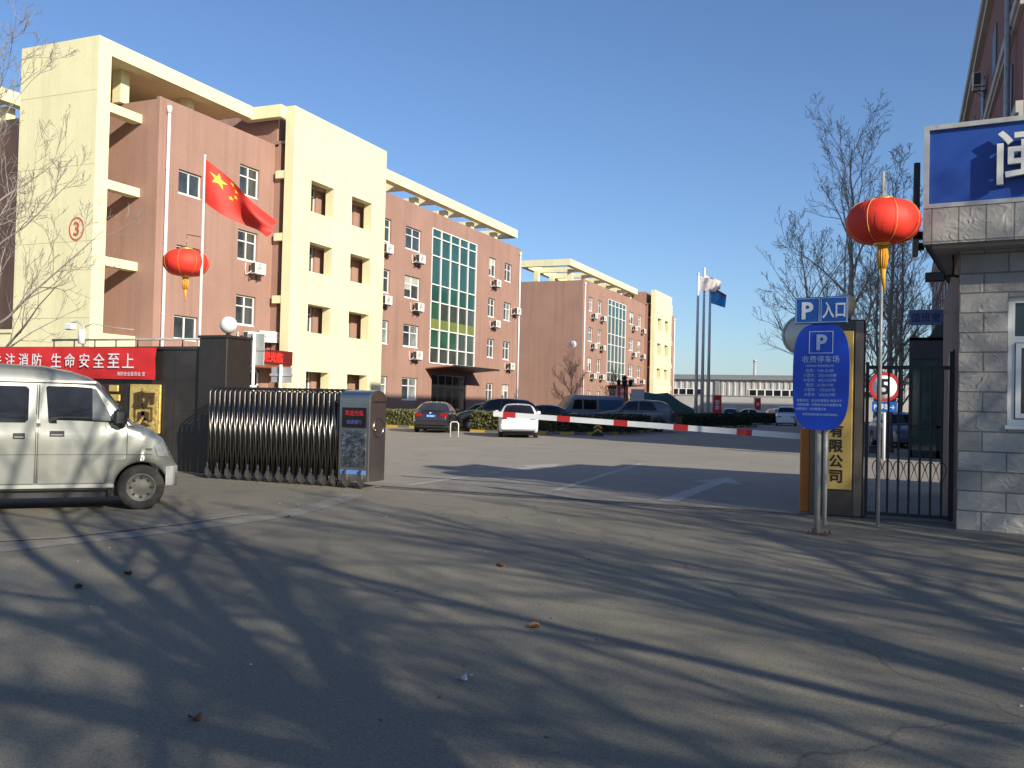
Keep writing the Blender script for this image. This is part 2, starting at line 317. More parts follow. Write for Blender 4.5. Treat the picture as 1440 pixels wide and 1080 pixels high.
def company_building(label,X0,Y0,m,kind):
    B=thing('office_building',label,'building',(X0,Y0,0),0,'brown and cream office buildings')
    rnd=random.Random(5+m)
    Y=lambda yy: m*yy
    def span(a,b): return (min(m*a,m*b),max(m*a,m*b))
    D=14.; HT=14.8
    body=MB()
    def facade(a,b,x,holes,z1=HT):
        y0,y1=span(a,b); hs=[]
        for (p,q,c,d) in holes:
            s,e=span(p,q); hs.append((s-y0,e-y0,c,d))
        body.wall((x,y0,0),(0,1,0),(0,0,1),y1-y0,z1,hs,.24)
    cols=[(1.93,3.45),(5.2,6.6),(17.93,20.1),(22.0,23.7)]
    hB=[(a,b,c,d) for (a,b) in cols for (c,d) in ROWS]+[(8.94,16.4,4.15,13.85),(10.2,15.9,0,3.45)]
    facade(0,25.4,0,hB)
    hA=[(35.4,36.93,c,d) for (c,d) in ROWS[:3]]+[(39.6,41.15,10.8,11.95),(39.6,41.15,7.3,8.45),(39.6,41.15,4.05,5.2),(34.9,37.1,0,2.9)]
    facade(34.2,42.45,0,hA)
    hL=[(a,b,c,d+.1) for (a,b) in ((27.1,28.6),(30.95,32.5)) for (c,d) in ROWS]
    facade(25.4,34.2,.4,hL)
    # side walls, end walls, back and roof
    def side(yy,xa,xb,z0=0,z1=HT):
        y=Y(yy); body.quad((xa,y,z0),(xb,y,z0),(xb,y,z1),(xa,y,z1))
    side(0,0,-D); side(42.45,0,-D); side(25.4,0,.4); side(34.2,0,.4)
    y0,y1=span(0,42.45)
    body.quad((-D,y0,0),(-D,y1,0),(-D,y1,HT),(-D,y0,HT))
    for a,b,x in ((0,25.4,0),(25.4,34.2,.4),(34.2,42.45,0)):
        p,q=span(a,b); body.quad((x,p,HT),(x,q,HT),(-D,q,HT),(-D,p,HT))
        # shallow upstand along the edge, 3 mm behind the wall face
        body.box(x-.18,x-.003,p+.003,q-.003,HT-.02,HT+.12)
    body.build('wall',BROWN,B)
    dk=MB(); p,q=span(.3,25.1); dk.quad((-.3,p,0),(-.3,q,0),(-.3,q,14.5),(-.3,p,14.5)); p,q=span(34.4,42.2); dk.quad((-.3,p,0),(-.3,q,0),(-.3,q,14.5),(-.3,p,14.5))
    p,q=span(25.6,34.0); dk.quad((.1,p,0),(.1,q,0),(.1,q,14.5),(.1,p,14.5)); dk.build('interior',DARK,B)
    # cream screen of the stair block with its open square bays
    sc=MB(); p,q=span(25.15,34.45); hs=[]
    for (a,b) in ((26.69,28.86),(30.68,32.83)):
        for (c,d) in ((11.57,13.25),(8.33,9.92),(5.05,6.57),(1.42,2.94)):
            s,e=span(a,b); hs.append((s-p,e-p,c,d))
    sc.wall((1.4,p,0),(0,1,0),(0,0,1),q-p,16.8,hs,.55,back=True)
    sc.quad((.85,p,0),(1.4,p,0),(1.4,p,16.8),(.85,p,16.8)); sc.quad((1.4,q,0),(.85,q,0),(.85,q,16.8),(1.4,q,16.8)); sc.quad((.85,p,16.8),(1.4,p,16.8),(1.4,q,16.8),(.85,q,16.8))
    sc.build('stair_screen',YELLOW,B)
    lg=MB(); p,q=span(25.42,34.18)
    for z in (3.45,6.75,10.05,13.3): lg.box(.41,.84,p,q,z-.18,z)
    lg.box(.1,.84,p,q,14.95,15.1); lg.box(-6,.09,p,q+(0 if m>0 else 0),14.93,16.6)
    lg.build('landing_slab',BROWN,B)
    # cream ties, roof frame, fin
    fr=MB()
    def bx(x0,x1,a,b,z0,z1): s,e=span(a,b); fr.box(x0,x1,s,e,z0,z1)
    for z in (6.85,10.15,13.45): bx(.1,.6,33.9,34.4,z-.45,z-.05) if False else bx(.25,.83,34.15,34.42,z-.4,z)
    for z in (7.05,10.40,13.76): bx(-1.52,-1.0,42.46,44.3,z,z+.39)
    bx(-1.6,-1.0,34.9,44.3,16.2,16.85)                       # front beam over the stair end
    bx(-1.6,.83,34.46,34.9,16.15,16.8)
    bx(-5.8,-1.61,35.0,44.28,16.3,16.5)                      # its slab
    for a in (38.0,42.2): bx(-2.6,-2.1,a,a+.5,14.8,16.3)
    bx(-5.9,-5.6,34.6,44.3,14.8,16.3)
    bx(-5.65,-1.0,44.3,45.0,0,16.85)                         # fin on the end
    bx(-5.6,-1.0,42.46,44.29,3.5,4.1)
    bx(-1.3,-1.003,42.46,44.29,0,3.5)
    bx(-1.6,-1.0,-1.5,25.1,16.2,16.9)                        # long pergola beam
    bx(-6.9,-6.3,-1.5,25.1,16.2,16.9)
    bx(-6.29,-1.61,-1.5,-.9,16.2,16.9)
    for a in (3.4,8.1,12.8,17.5,22.2): bx(-6.29,-1.61,a,a+.4,16.25,16.8)
    for a in (1.2,5.9,10.6,15.3,20.0,24.4):
        bx(-2.3,-1.75,a,a+.5,14.8,16.2); bx(-6.2,-5.7,a,a+.5,14.8,16.2)
    fr.build('roof_frame',YELLOW,B)
    s,e=span(44.3,45.0); fy=Y(45.0); o1,o2=(fy-.003,fy-.001) if m<0 else (fy+.001,fy+.003)
    for z in (4.7,8.0,11.3,14.5): MB().box(-5.64,-1.01,o1,o2,z,z+.025).build('render_joint',mat('joint_line',(.50,.43,.26),.9),B)
    # windows
    for ci,(a,b) in enumerate(cols):
        for (c,d) in ROWS: add_window(B,-.14,Y((a+b)/2),c+.05,b-a-.02,d-c-.06,rnd.choice(('cross','cross','light','blind','light')))
    for (a,b,c,d) in hA[:3]: add_window(B,-.14,Y((a+b)/2),c+.05,b-a-.02,d-c-.06,'cross')
    for (a,b,c,d) in hA[3:6]: add_window(B,-.14,Y((a+b)/2),c+.05,b-a-.02,d-c-.06,'two')
    for (a,b,c,d) in hL: add_window(B,.26,Y((a+b)/2),c+.05,b-a-.02,d-c-.06,'cross')
    # glass curtain wall, 5 x 7
    zs=[4.17,5.3,6.62,8.59,9.82,11.87,13.18,13.83]; p,q=span(8.96,16.38); n=5
    cf=MB(); cg=MB()
    for i in range(n+1):
        y=p+(q-p)*i/n; cf.box(-.10,.03,y-.045+(.045 if i==0 else 0)-(.045 if i==n else 0),y+.045+(.045 if i==0 else 0)-(.045 if i==n else 0),zs[0],zs[-1])
    for k,z in enumerate(zs):
        zz=z+(.05 if k==0 else 0)-(.05 if k==len(zs)-1 else 0); cf.box(-.09,.026,p,q,zz-.04,zz+.04)
    rows=[3,3,2,1,1,1,1] if m<0 else [3,3,3,3,3,1,1]
    for k in range(7):
        for i in range(n):
            a,b=p+(q-p)*i/n,p+(q-p)*(i+1)/n; mi={1:[0,0,0,0],2:[2,2,2,1],3:[2,2,2,1]}[rows[k]][rnd.randrange(4)]
            if m<0 and k==1: mi=1 if (i if m>0 else 4-i)>1 else 2
            dx=rnd.uniform(-.008,.008); e=rnd.uniform(-.008,.008)
            cg.quad((-.05+dx,a,zs[k]),(-.05+e,b,zs[k]),(-.05+e,b,zs[k+1]),(-.05+dx,a,zs[k+1]),mi)
            if m<0 and k==2: cg.quad((-.03,a+.05,zs[k]+.05),(-.03,b-.05,zs[k]+.05),(-.03,b-.05,zs[k]+.75),(-.03,a+.05,zs[k]+.75),3)
    c=cf.build('glass_curtain',WHITE,B); cg.build('pane',[TEAL,TEAL2,TEAL3,mat('olive_spandrel',(.16,.19,.04),.3,var=.25,vs=.8)],c)
    # entrance: doors in the opening, sloping canopy above
    e=MB(); p,q=span(10.22,15.88)
    for i in range(6):
        y=p+(q-p)*i/5; e.box(-.16,-.06,max(p,y-.04),min(q,y+.04),0,3.43)
    e.box(-.155,-.065,p,q,2.5,2.58); e.box(-.154,-.066,p,q,3.36,3.43)
    d=e.build('entrance_door',STEELD,B); MB().quad((-.11,p,0),(-.11,q,0),(-.11,q,3.4),(-.11,p,3.4)).build('pane',GLASSD,d)
    cn=MB(); p,q=span(9.2,16.9); 
    cn.slab([(.02,p,3.75),(2.2,p,3.95),(2.2,q,3.95),(.02,q,3.75)],(0,0,.08),0); cn.slab([(2.2,p-.05,3.92),(2.28,p-.05,3.92),(2.28,q+.05,3.92),(2.2,q+.05,3.92)],(0,0,.13),1)
    cn.build('canopy',[mat('canopy_soffit',(.24,.085,.05),.5,var=.3,vs=1.5),STEELD],B)
    for yy in (.35,41.95):
        pp=MB(); pp.tube([(.10,Y(yy),0),(.10,Y(yy),14.3)],.075,10); pp.tube([(.10,Y(yy),14.28),(.10,Y(yy),14.6)],.115,10)
        for z in (1.5,4.8,8.1,11.4): pp.box(.002,.10,Y(yy)-.03,Y(yy)+.03,z,z+.05); pp.tube([(.10,Y(yy),z+.3),(.10,Y(yy),z+.36)],.088,10)
        pp.build('drain_pipe',PIPE,B)
    # stair-end door with red lit sign panel over it
    e=MB(); p,q=span(34.92,37.08); e.box(-.16,-.08,p,q,2.0,2.1); e.box(-.16,-.08,p,p+.12,0,2.88); e.box(-.16,-.08,q-.12,q,0,2.88); e.box(-.16,-.08,p,q,2.78,2.88); e.box(-.16,-.08,(p+q)/2-.06,(p+q)/2+.06,0,2.88)
    d=e.build('entrance_door',WHITE,B); MB().quad((-.12,p,0),(-.12,q,0),(-.12,q,2.8),(-.12,p,2.8)).build('pane',GLASSD,d)
    cn=MB(); p,q=span(34.3,38.2); cn.box(.003,1.5,p,q,2.98,3.16); cn.build('canopy',mat('canopy_soffit'  ,(.24,.085,.05)),B)
    return B
B3=company_building('four-storey brown office building with cream fin end marked 3, behind the dark boundary wall',-31,74.1,-1,3)
B6=company_building('farther four-storey brown office building with a plain end wall marked with a white 6',-31.75,93.35,1,6)
# number 3 on the fin, 6 on the end wall
def ring(mb,r0_,r1_,y0,y1,n=40,sx=1.):
    vs=[];
    for (r,y) in ((r0_,y1),(r0_,y0),(r1_,y0),(r1_,y1)):
        for k in range(n): a=2*math.pi*k/n; vs.append((r*sx*math.cos(a),y,r*math.sin(a)))
    fs=[]
    for i in range(3):
        for k in range(n): j=(k+1)%n; fs.append((i*n+k,(i)*n+j,(i+1)*n+j,(i+1)*n+k))
    return mb.add(vs,fs)
REDN=mat('red_number_paint',(.52,.10,.06),.7,var=.15,vs=5)
o=ring(MB(),.52,.44,-.012,0,sx=.85).build('number_mark',REDN,B3,(-1.95,-45.0,8.55)); text('3',.62,.4,REDN,o,(0,-.012,0),ROT['-y'],'digit',.004,.02)
WB=mat('white_number_paint',(.62,.60,.58),.7,var=.1); 
o=MB().lathe([(.001,-.012),(.46,-.012),(.46,0)],32,ax='y').build('number_mark',WB,B6,(-1.0,0,7.95)); ring(MB(),.47,.38,-.02,-.011).build('number_rim',mat('grey_number_paint',(.25,.22,.21),.7),o); text('6',.5,.4,mat('grey_number_paint',(.25,.22,.21),.7),o,(0,-.014,0),ROT['-y'],'digit',.004,.02)
# ------------------------------------------------------------------ rear wing left of building 3
W=thing('office_building','brown building wing with cream roof beam half hidden at the far left behind the fin','building',(-41.2,31,0),0,'brown and cream office buildings')
b=MB(); b.box(-10,0,1.6,40,0,14.8); b.build('wall',BROWN,W)
b=MB(); b.box(-1.6,-1.0,-2.0,40,16.2,16.85); b.box(-6.5,-6.0,-2,40,16.2,16.85)
for y in (1.7,6.5,11.5,16.5,21.5,26.5): b.box(-5.99,-1.61,y,y+.5,16.25,16.8); b.box(-2.2,-1.7,y+.6,y+1.1,14.8,16.2)
for z in (4.1,7.4,10.7,13.9): b.box(-.9,-.3,-1.4,1.59,z-.5,z)
b.build('roof_frame',YELLOW,W)
g=thing('link_block','low cream single-storey block joining the fin at the far left','building',(-36.66,29.15,0)); 
b=MB(); b.box(-22,-.0,0,3.2,0,4.1); b.build('wall',YELLOW,g); b=MB(); b.box(-22,.0,-.08,3.2,4.1,4.25); b.build('coping',YELLOW,g)
# ------------------------------------------------------------------ air conditioners
def ac_proto(loc,label,group):
    a=thing('air_conditioner',label,'air conditioner',loc,0,group)
    b=MB(); b.bbox(.22,.54,-.42,.42,.06,.64,.015); b.build('casing',WHITEP,a)
    c=MB(); c.quad((.25,-.424,.10),(.51,-.424,.10),(.51,-.424,.60),(.25,-.424,.60)); 
    c.quad((.51,.424,.10),(.25,.424,.10),(.25,.424,.60),(.51,.424,.60))
    for k in range(7): c.box(.25,.51,-.432,-.426,.12+k*.07,.145+k*.07); c.box(.25,.51,.426,.432,.12+k*.07,.145+k*.07)
    c.build('side_louvre',mat('condenser_fins',(.07,.07,.075),.6,.3),a)
    f=MB(); f.lathe([(.235,.541),(.235,.553),(.215,.553),(.215,.541)],24,0,(0,-.1,.35),'x')
    for r in (.17,.12,.07): f.lathe([(r+.008,.542),(r+.008,.55),(r-.008,.55),(r-.008,.542)],20,0,(0,-.1,.35),'x')
    f.lathe([(.045,.541),(.045,.553),(.001,.553)],12,0,(0,-.1,.35),'x'); f.build('fan_grille',mat('grille_grey',(.30,.30,.29),.5),a)
    for y in (-.3,.3):
        k=MB(); k.box(.0,.5,y-.02,y+.02,.02,.058); k.box(0,.035,y-.02,y+.02,-.32,.02); k.tube([(.02,y,-.28),(.44,y,.02)],.014,6); k.build('bracket',mat('rusty_bracket',(.09,.06,.045),.8,var=.3,vs=8),a)
    h=MB(); h.tube([(.3,-.43,.2),(.25,-.52,.1),(.1,-.62,.0),(.03,-.6,.25),(.02,-.55,.6)],.022,6); h.build('hose',WHITEP,a)
    return a
fl={0:'fourth floor',1:'third floor',2:'second floor',3:'ground floor'}
colname={0:'nearest the far corner',1:'',2:'',3:'nearest the cream screen'}
ACB3=[(2,0,.35),(2,1,.35),(2,2,.3),(3,0,-.1),(3,1,-.1),(1,0,.2),(1,1,.25),(0,2,.25)]
cc=[2.69,5.9,19.0,22.85]; AC=None
for (c,r,dy) in ACB3:
    p=(-31,74.1-cc[c]+dy,ROWS[r][0]-.86); lb=f'white air conditioner under the {fl[r]} window {colname[c]}, building 3'
    if c==2: lb=f'white air conditioner, {fl[r]}, just left of the glass curtain of building 3'
    if c==1: lb=f'white air conditioner, {fl[r]}, just right of the glass curtain of building 3'
    if AC is None: AC=ac_proto(p,lb,'air conditioners on building 3')
    else: dup(AC,p,0,lb,'air conditioners on building 3')
dup(AC,(-31,74.1-1.35,9.0),0,'white air conditioner beside the third floor window near the far drain pipe, building 3','air conditioners on building 3')
dup(AC,(-31,38.35,7.72),0,'white air conditioner under the third floor window right of the red flag','air conditioners on building 3')
dup(AC,(-30.85,37.75,4.15),0,'leftmost of three air conditioners above the red lit sign','air conditioners on building 3')
dup(AC,(-30.55,38.95,4.25),R(-38),'middle air conditioner with round fan showing, above the red lit sign','air conditioners on building 3')
dup(AC,(-31,39.7,4.3),0,'rightmost of three air conditioners above the red lit sign, beside the cream screen','air conditioners on building 3')
cn6=['first column from the near corner','second column from the near corner','just right of the glass curtain','second column right of the glass curtain']
c6=[2.69,5.9,19.0,22.85]
for r in (0,1,2):
    for c in range(4):
        dup(AC,(-31.75,93.35+c6[c]+(.5 if c<3 else .9),ROWS[r][0]-.80),0,f'small white air conditioner, {fl[r]}, {cn6[c]}, building 6','air conditioners on building 6')
for r,z in ((0,10.3),(1,7.0),(2,3.8)): dup(AC,(-31.75,93.35+38.4,z),0,f'tiny white air conditioner at {fl[r]} height, right of the cream screen of building 6','air conditioners on building 6')
# red lit sign over the stair-end canopy
t=thing('lit_sign','red lit character sign on the canopy of building 3, left of the cream screen','sign',(-29.45,37.95,3.17))
b=MB(); b.box(-.1,0,-1.9,1.9,0,.72); b.build('panel',mat('sign_panel',(.12,.014,.012),.5),t)
text('欢迎光临',.52,3.4,mat('red_glow_letter',(.85,.03,.02),.5,emit=.35),t,(.002,0,.36),ROT['+x'],ext=.03,bold=.02)
# ------------------------------------------------------------------ right-hand building in shade
RB=thing('brick_building','tall dark red building with pale bands, rising above the blue signboard on the right','building',(3,30,0))
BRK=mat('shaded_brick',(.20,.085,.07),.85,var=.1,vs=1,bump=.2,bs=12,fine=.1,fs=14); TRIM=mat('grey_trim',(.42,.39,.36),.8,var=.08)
b=MB(); ws=[]; L=102.; HR=18.6
for k in range(17):
    for z in (1.2,4.4,7.6,10.9,14.6): ws.append((L-(2.4+k*6),L-(.7+k*6),z,z+1.7))
b.wall((0,L,0),(0,-1,0),(0,0,1),L,HR,[],.2)
b.quad((0,0,0),(15,0,0),(15,0,HR),(0,0,HR)); b.quad((0,L,HR),(0,0,HR),(15,0,HR),(15,L,HR)); b.quad((15,L,0),(0,L,0),(0,L,HR),(15,L,HR)); b.quad((15,0,0),(15,L,0),(15,L,HR),(15,0,HR))
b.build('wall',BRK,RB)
b=MB()
b.box(-.35,.2,-.2,L,HR-.35,HR+.05); b.box(-.22,-.003,-.1,L,HR-.7,HR-.36)
for z in (3.6,6.9,10.2,13.5): b.box(-.20,-.003,-.1,L,z,z+.34); b.box(-.12,-.003,-.1,L,z-.16,z-.003)
b.build('cornice_band',TRIM,RB)
wm=None
for k in range(17):
    for z in (1.2,4.4,7.6,10.9,14.6):
        f=MB(); f.box(-.05,-.004,-.75,.75,0,1.7); 
        if wm is None:
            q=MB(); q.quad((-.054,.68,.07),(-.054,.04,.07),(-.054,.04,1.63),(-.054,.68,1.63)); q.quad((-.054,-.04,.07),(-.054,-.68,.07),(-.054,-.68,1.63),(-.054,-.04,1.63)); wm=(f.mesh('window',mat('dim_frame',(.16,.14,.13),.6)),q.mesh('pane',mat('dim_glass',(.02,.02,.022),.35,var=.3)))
        o=inst(wm[0],'window',RB,(0,k*6+3.6,z)); inst(wm[1],'pane',o)
pp=MB()
for y in (2.1,38.1,74.1): pp.tube([(-.24,y,0),(-.24,y,HR-.4)],.09,8)
pp.build('drain_pipe',GREYM,RB)
for (y,z,n) in ((43.6,15.3,'upper'),(55.0,14.9,'lower')):
    a=dup(AC,(2.98,y,z),R(180),f'{n} of the two shaded air conditioners on the tall dark red building','air conditioners on the dark red building')
# glazed entrance porch with a curved black parapet in front of it
KP=thing('entrance_porch','black framed glass porch with curved parapet seen through the side gate','porch',(1.05,33.5,0))
b=MB(); b.box(-.95,1.9,0,.12,3.3,4.0)
P=[(-.95,0,4.0),(-.45,0,4.0),(-.34,0,4.05),(-.26,0,4.2),(-.16,0,4.42),(0,0,4.5),(1.9,0,4.55),(1.9,0,3.9),(-.95,0,3.9)]
b.slab(P[::-1],(0,.12,0)); 
for x in (-.95,-.1,1.0,1.78): b.box(x,x+.12,.02,.14,0,3.3)
b.box(-.95,-.85,.15,3,3.2,4.0); b.box(-.95,1.9,.02,.14,1.0,1.08); b.box(-.95,1.9,.02,.14,0,.25)
b.build('frame',BLACK,KP); MB().quad((-.85,.09,.25),(1.8,.09,.25),(1.8,.09,3.3),(-.85,.09,3.3)).build('pane',mat('porch_glass',(.03,.075,.07),.07,var=.4,vs=1.2,spec=.9),KP)
MB().quad((-.9,3,.2),(-.9,.15,.2),(-.9,.15,3.2),(-.9,3,3.2)).build('pane',GLASSD,KP)
# ------------------------------------------------------------------ factory shed and far wall
FS=thing('factory_shed','long grey corrugated factory shed with dark window strips at the yard end','building',(-70,170,0))
m=bpy.data.materials.new('corrugated'); m.use_nodes=True; t=m.node_tree; N=t.nodes; bs=N['Principled BSDF']; bs.inputs['Roughness'].default_value=.6
CORR=mat('shed_cladding',(.40,.39,.37),.6,var=.18,vs=.6); 
b=MB(); G=[]
P=[]; x=0.
while x<130:
    P+= [(x,0),(x+.5,0),(x+.62,-.12),(x+.9,-.12),(x+1.02,0)]; x+=1.1
b.grid([[(a,y,3.6) for a,y in P],[(a,y,6.6) for a,y in P]],sm=False,flip=True); b.box(0,131,.15,30,0,6.7)
b.build('wall',CORR,FS)
b=MB(); b.box(-.5,131,-.6,.1,6.72,7.1); b.slab([(-.5,-.6,7.1),(131,-.6,7.1),(131,15,8.0),(-.5,15,8.0)],(0,0,.1)); b.box(0,131,-.4,.1,3.25,3.55)
for x in range(4,130,17): b.box(x,x+.8,-.25,-.13,3.6,6.7)
b.build('roof',mat('shed_roof',(.22,.22,.22),.6,var=.1),FS)
for x0 in range(10,128,17):
    f=MB(); f.box(x0,x0+8.6,-.22,-.13,3.75,5.0); w_=f.build('window',WHITE,FS); g=MB()
    for k in range(6): g.quad((x0+.15+k*1.42,-.225,3.87),(x0+1.35+k*1.42,-.225,3.87),(x0+1.35+k*1.42,-.225,4.88),(x0+.15+k*1.42,-.225,4.88))
    g.build('pane',GLASSD,w_)
LW=thing('yard_wall','pale grey yard wall running below the factory shed','wall',(-70,150,0)); b=MB(); b.box(0,115,0,.3,0,3.4); b.build('panel',mat('pale_wall',(.42,.41,.39),.8,var=.12,vs=.3),LW)
b=MB(); b.box(0,115,-.05,.35,3.4,3.55); b.build('coping',mat('shed_roof',(0,0,0)),LW)
CH=thing('chimney','slim grey chimney rising above the factory roof','chimney',(-27.2,185,0)); b=MB(); b.tube([(0,0,0),(0,0,10.8)],[.35,.28],10); b.tube([(0,0,10.7),(0,0,11.1)],.36,10); b.build('stack',GREYM,CH); b=MB(); b.box(-.8,-.2,-.3,.3,6,8.2); b.build('duct',GREYM,CH)
# ------------------------------------------------------------------ guardhouse
def stone_mat(name,col,bw,bh,off=.5,mortar=.011):
    m=bpy.data.materials.new(name); m.use_nodes=True; t=m.node_tree; N=t.nodes; L=t.links; b=N['Principled BSDF']; b.inputs['Roughness'].default_value=.85
    tc=N.new('ShaderNodeTexCoord'); mp=N.new('ShaderNodeMapping'); mp.inputs['Rotation'].default_value=(R(-90),0,0)
    L.new(tc.outputs['Object'],mp.inputs[0])
    br=N.new('ShaderNodeTexBrick'); br.offset=off; br.inputs['Scale'].default_value=1; br.inputs['Brick Width'].default_value=bw; br.inputs['Row Height'].default_value=bh; br.inputs['Mortar Size'].default_value=mortar; br.inputs['Mortar Smooth'].default_value=.3
    br.inputs['Color1'].default_value=(*col,1); br.inputs['Color2'].default_value=(*[c*.72 for c in col],1); br.inputs['Mortar'].default_value=(*[c*.45 for c in col],1)
    L.new(mp.outputs[0],br.inputs['Vector'])
    n=N.new('ShaderNodeTexNoise'); n.inputs['Scale'].default_value=5; n.inputs['Detail'].default_value=4; n.inputs['Distortion'].default_value=2.2; L.new(tc.outputs['Object'],n.inputs['Vector'])
    wv=N.new('ShaderNodeTexNoise'); wv.noise_type='RIDGED_MULTIFRACTAL'; wv.inputs['Scale'].default_value=6.5; wv.inputs['Detail'].default_value=2; wv.inputs['Distortion'].default_value=1.6; L.new(tc.outputs['Object'],wv.inputs['Vector'])
    a=N.new('ShaderNodeMath'); a.operation='MULTIPLY_ADD'; L.new(n.outputs['Fac'],a.inputs[0]); a.inputs[1].default_value=.5; L.new(wv.outputs['Fac'],a.inputs[2])
    bm=N.new('ShaderNodeMath'); bm.operation='MULTIPLY_ADD'; L.new(br.outputs['Fac'],bm.inputs[0]); bm.inputs[1].default_value=-5; L.new(a.outputs[0],bm.inputs[2])
    bp=N.new('ShaderNodeBump'); bp.inputs['Strength'].default_value=.6; bp.inputs['Distance'].default_value=.022; L.new(bm.outputs[0],bp.inputs['Height']); L.new(bp.outputs[0],b.inputs['Normal'])
    n2=N.new('ShaderNodeTexNoise'); n2.inputs['Scale'].default_value=2; n2.inputs['Detail'].default_value=6; L.new(tc.outputs['Object'],n2.inputs['Vector'])
    mr=N.new('ShaderNodeMapRange'); mr.inputs[1].default_value=.3; mr.inputs[2].default_value=.7; mr.inputs[3].default_value=.8; mr.inputs[4].default_value=1.15; L.new(n2.outputs['Fac'],mr.inputs[0])
    v=N.new('ShaderNodeVectorMath'); v.operation='SCALE'; L.new(br.outputs['Color'],v.inputs[0]); L.new(mr.outputs[0],v.inputs['Scale']); L.new(v.outputs[0],b.inputs['Base Color']); return m
STONE=stone_mat('split_face_stone',(.39,.375,.35),.56,.255); STONEF=stone_mat('fascia_stone',(.40,.385,.355),.31,.46,0.)
PLASTER=mat('grey_plaster',(.33,.32,.31),.8,var=.12,vs=1.5)
GA=R(-6.3); GC,GS=math.cos(GA),math.sin(GA)
G=thing('guardhouse','grey stone-clad guardhouse with white window under the blue signboard, right edge','guardhouse',(.63,13.3,0),GA)
b=MB(); b.wall((0,0,0),(1,0,0),(0,0,1),8.2,3.62,[(.56,2.7,1.37,3.0)],.16); b.build('front_wall',STONE,G)
sx=lambda x,y:(x*GC+y*GS, -x*GS+y*GC)      # world offset -> guardhouse axes
P0=sx(0,5.6); P1=(8.2,5.6)
b=MB(); b.quad((0,0,0),(0,0,3.62),(*P0,3.62),(*P0,0)); b.quad((*P0,0),(*P0,3.62),(*P1,3.62),(*P1,0)); b.quad((8.2,0,0),(*P1,0),(*P1,3.62),(8.2,0,3.62))
b.build('side_wall',mat('brown_plaster',(.17,.12,.10),.8,var=.12,vs=1.5),G)
D0=sx(-.03,1.0); D1=sx(-.03,2.3); D2=sx(.0,1.0); D3=sx(0,2.3)
b=MB(); b.slab([(*D0,.02),(*D1,.02),(*D1,2.4),(*D0,2.4)],(.03,0,0)); b.build('door',mat('dark_door',(.05,.035,.03),.4),G)
f=MB(); X0,X1,Z0,Z1=.56,2.7,1.37,3.0; q=.075
for (a,c,d,e) in ((X0,X1,Z0,Z0+q),(X0,X1,Z1-q,Z1),(X0,X0+q,Z0+q,Z1-q),(X1-q,X1,Z0+q,Z1-q),(X0+q,X1-q,Z0+1.05,Z0+1.13)): f.box(a,c,.05,.115,d,e)
f.box(1.6,1.68,.052,.112,Z0+q,Z1-q)
f.box(X0+.09,X0+.15,.03,.06,Z0+.09,Z0+1.04); f.box(X0+.151,1.58,.03,.06,Z0+.09,Z0+.15); f.box(X0+.151,1.58,.03,.06,Z0+.98,Z0+1.04)
f.box(X0-.02,X1+.02,-.03,.05,Z0-.05,Z0-.003)
w_=f.build('window',WHITE,G); MB().quad((X0,.085,Z0),(X1,.085,Z0),(X1,.085,Z1),(X0,.085,Z1)).build('pane',mat('guard_glass',(.02,.024,.022),.05,var=.6,vs=2,spec=.7),w_)
MB().box(.1,8.1,.2,.3,.5,3.5).build('interior',DARK,G)
c0=sx(-.46,-.45); 
b=MB(); xl=c0[0]; b.box(xl,8.4,-.42,4.2,3.70,3.76); b.box(xl+.1,8.3,-.3,4.1,3.62,3.70)
b.build('soffit',PLASTER,G)
b=MB(); b.wall((xl,-.43,3.66),(1,0,0),(0,0,1),8.4-xl,.46,[],.1); b.quad((xl,-.43,3.66),(xl,-.43,4.12),(xl,4.2,4.12),(xl,4.2,3.66)); b.quad((xl,-.43,4.12),(8.4,-.43,4.12),(8.4,4.2,4.12),(xl,4.2,4.12)); b.quad((xl,4.2,3.66),(xl,4.2,4.12),(8.4,4.2,4.12),(8.4,4.2,3.66)); b.quad((xl,-.43,3.66),(xl,-.30,3.66),(8.4,-.30,3.66),(8.4,-.43,3.66))
b.build('fascia',STONEF,G)
# blue signboard on the fascia
T=thing('signboard','big blue signboard with raised white characters on top of the guardhouse fascia','signboard',(.63+xl*GC-.0,13.3-.47*GC-xl*0.0,4.12),GA)
T.location=(.63+(xl+.03)*GC-(-.40)*GS, 13.3+(xl+.03)*GS+(-.40)*GC,4.12)
b=MB(); b.box(0,8.2,0,.5,.0,1.05); b.build('panel',mat('blue_board',(.016,.062,.30),.45,var=.08,vs=1.2),T)
b=MB(); 
for (x0,x1,z0,z1) in ((-.03,8.23,-.003,.05),(-.03,8.23,1.0,1.06),(-.03,.03,.05,1.0),(8.17,8.23,.05,1.0)): b.box(x0,x1,-.04,.53,z0,z1)
b.build('frame',GREYM,T)
text('闽',.66,.66,mat('raised_white',(.66,.65,.60),.5,var=.06),T,(1.10,-.065,.54),ROT['-y'],'raised_character',.06,.012)
T=thing('side_signboard','narrow black edge of a signboard on the left side of the guardhouse canopy','signboard',(.10,13.3,3.80)); b=MB(); b.bbox(-.04,.04,0,1.6,0,1.02,.01); b.build('panel',BLACK,T); MB().box(.04,.12,.3,.4,.05,.15).build('bracket',BLACK,T); MB().box(.04,.12,1.2,1.3,.05,.15).build('bracket',BLACK,T)
T=thing('floodlight','small black floodlight under the guardhouse canopy','lamp',(.36,13.55,3.32)); b=MB(); b.bbox(-.14,.10,-.05,.08,-.06,.06,.01); b.build('housing',BLACK,T); b=MB(); b.tube([(.05,0,0),(.2,.05,.02),(.32,.1,.0)],.018,6); b.tube([(.2,.05,.02),(.2,.1,.38)],.016,6); b.build('arm',BLACK,T)
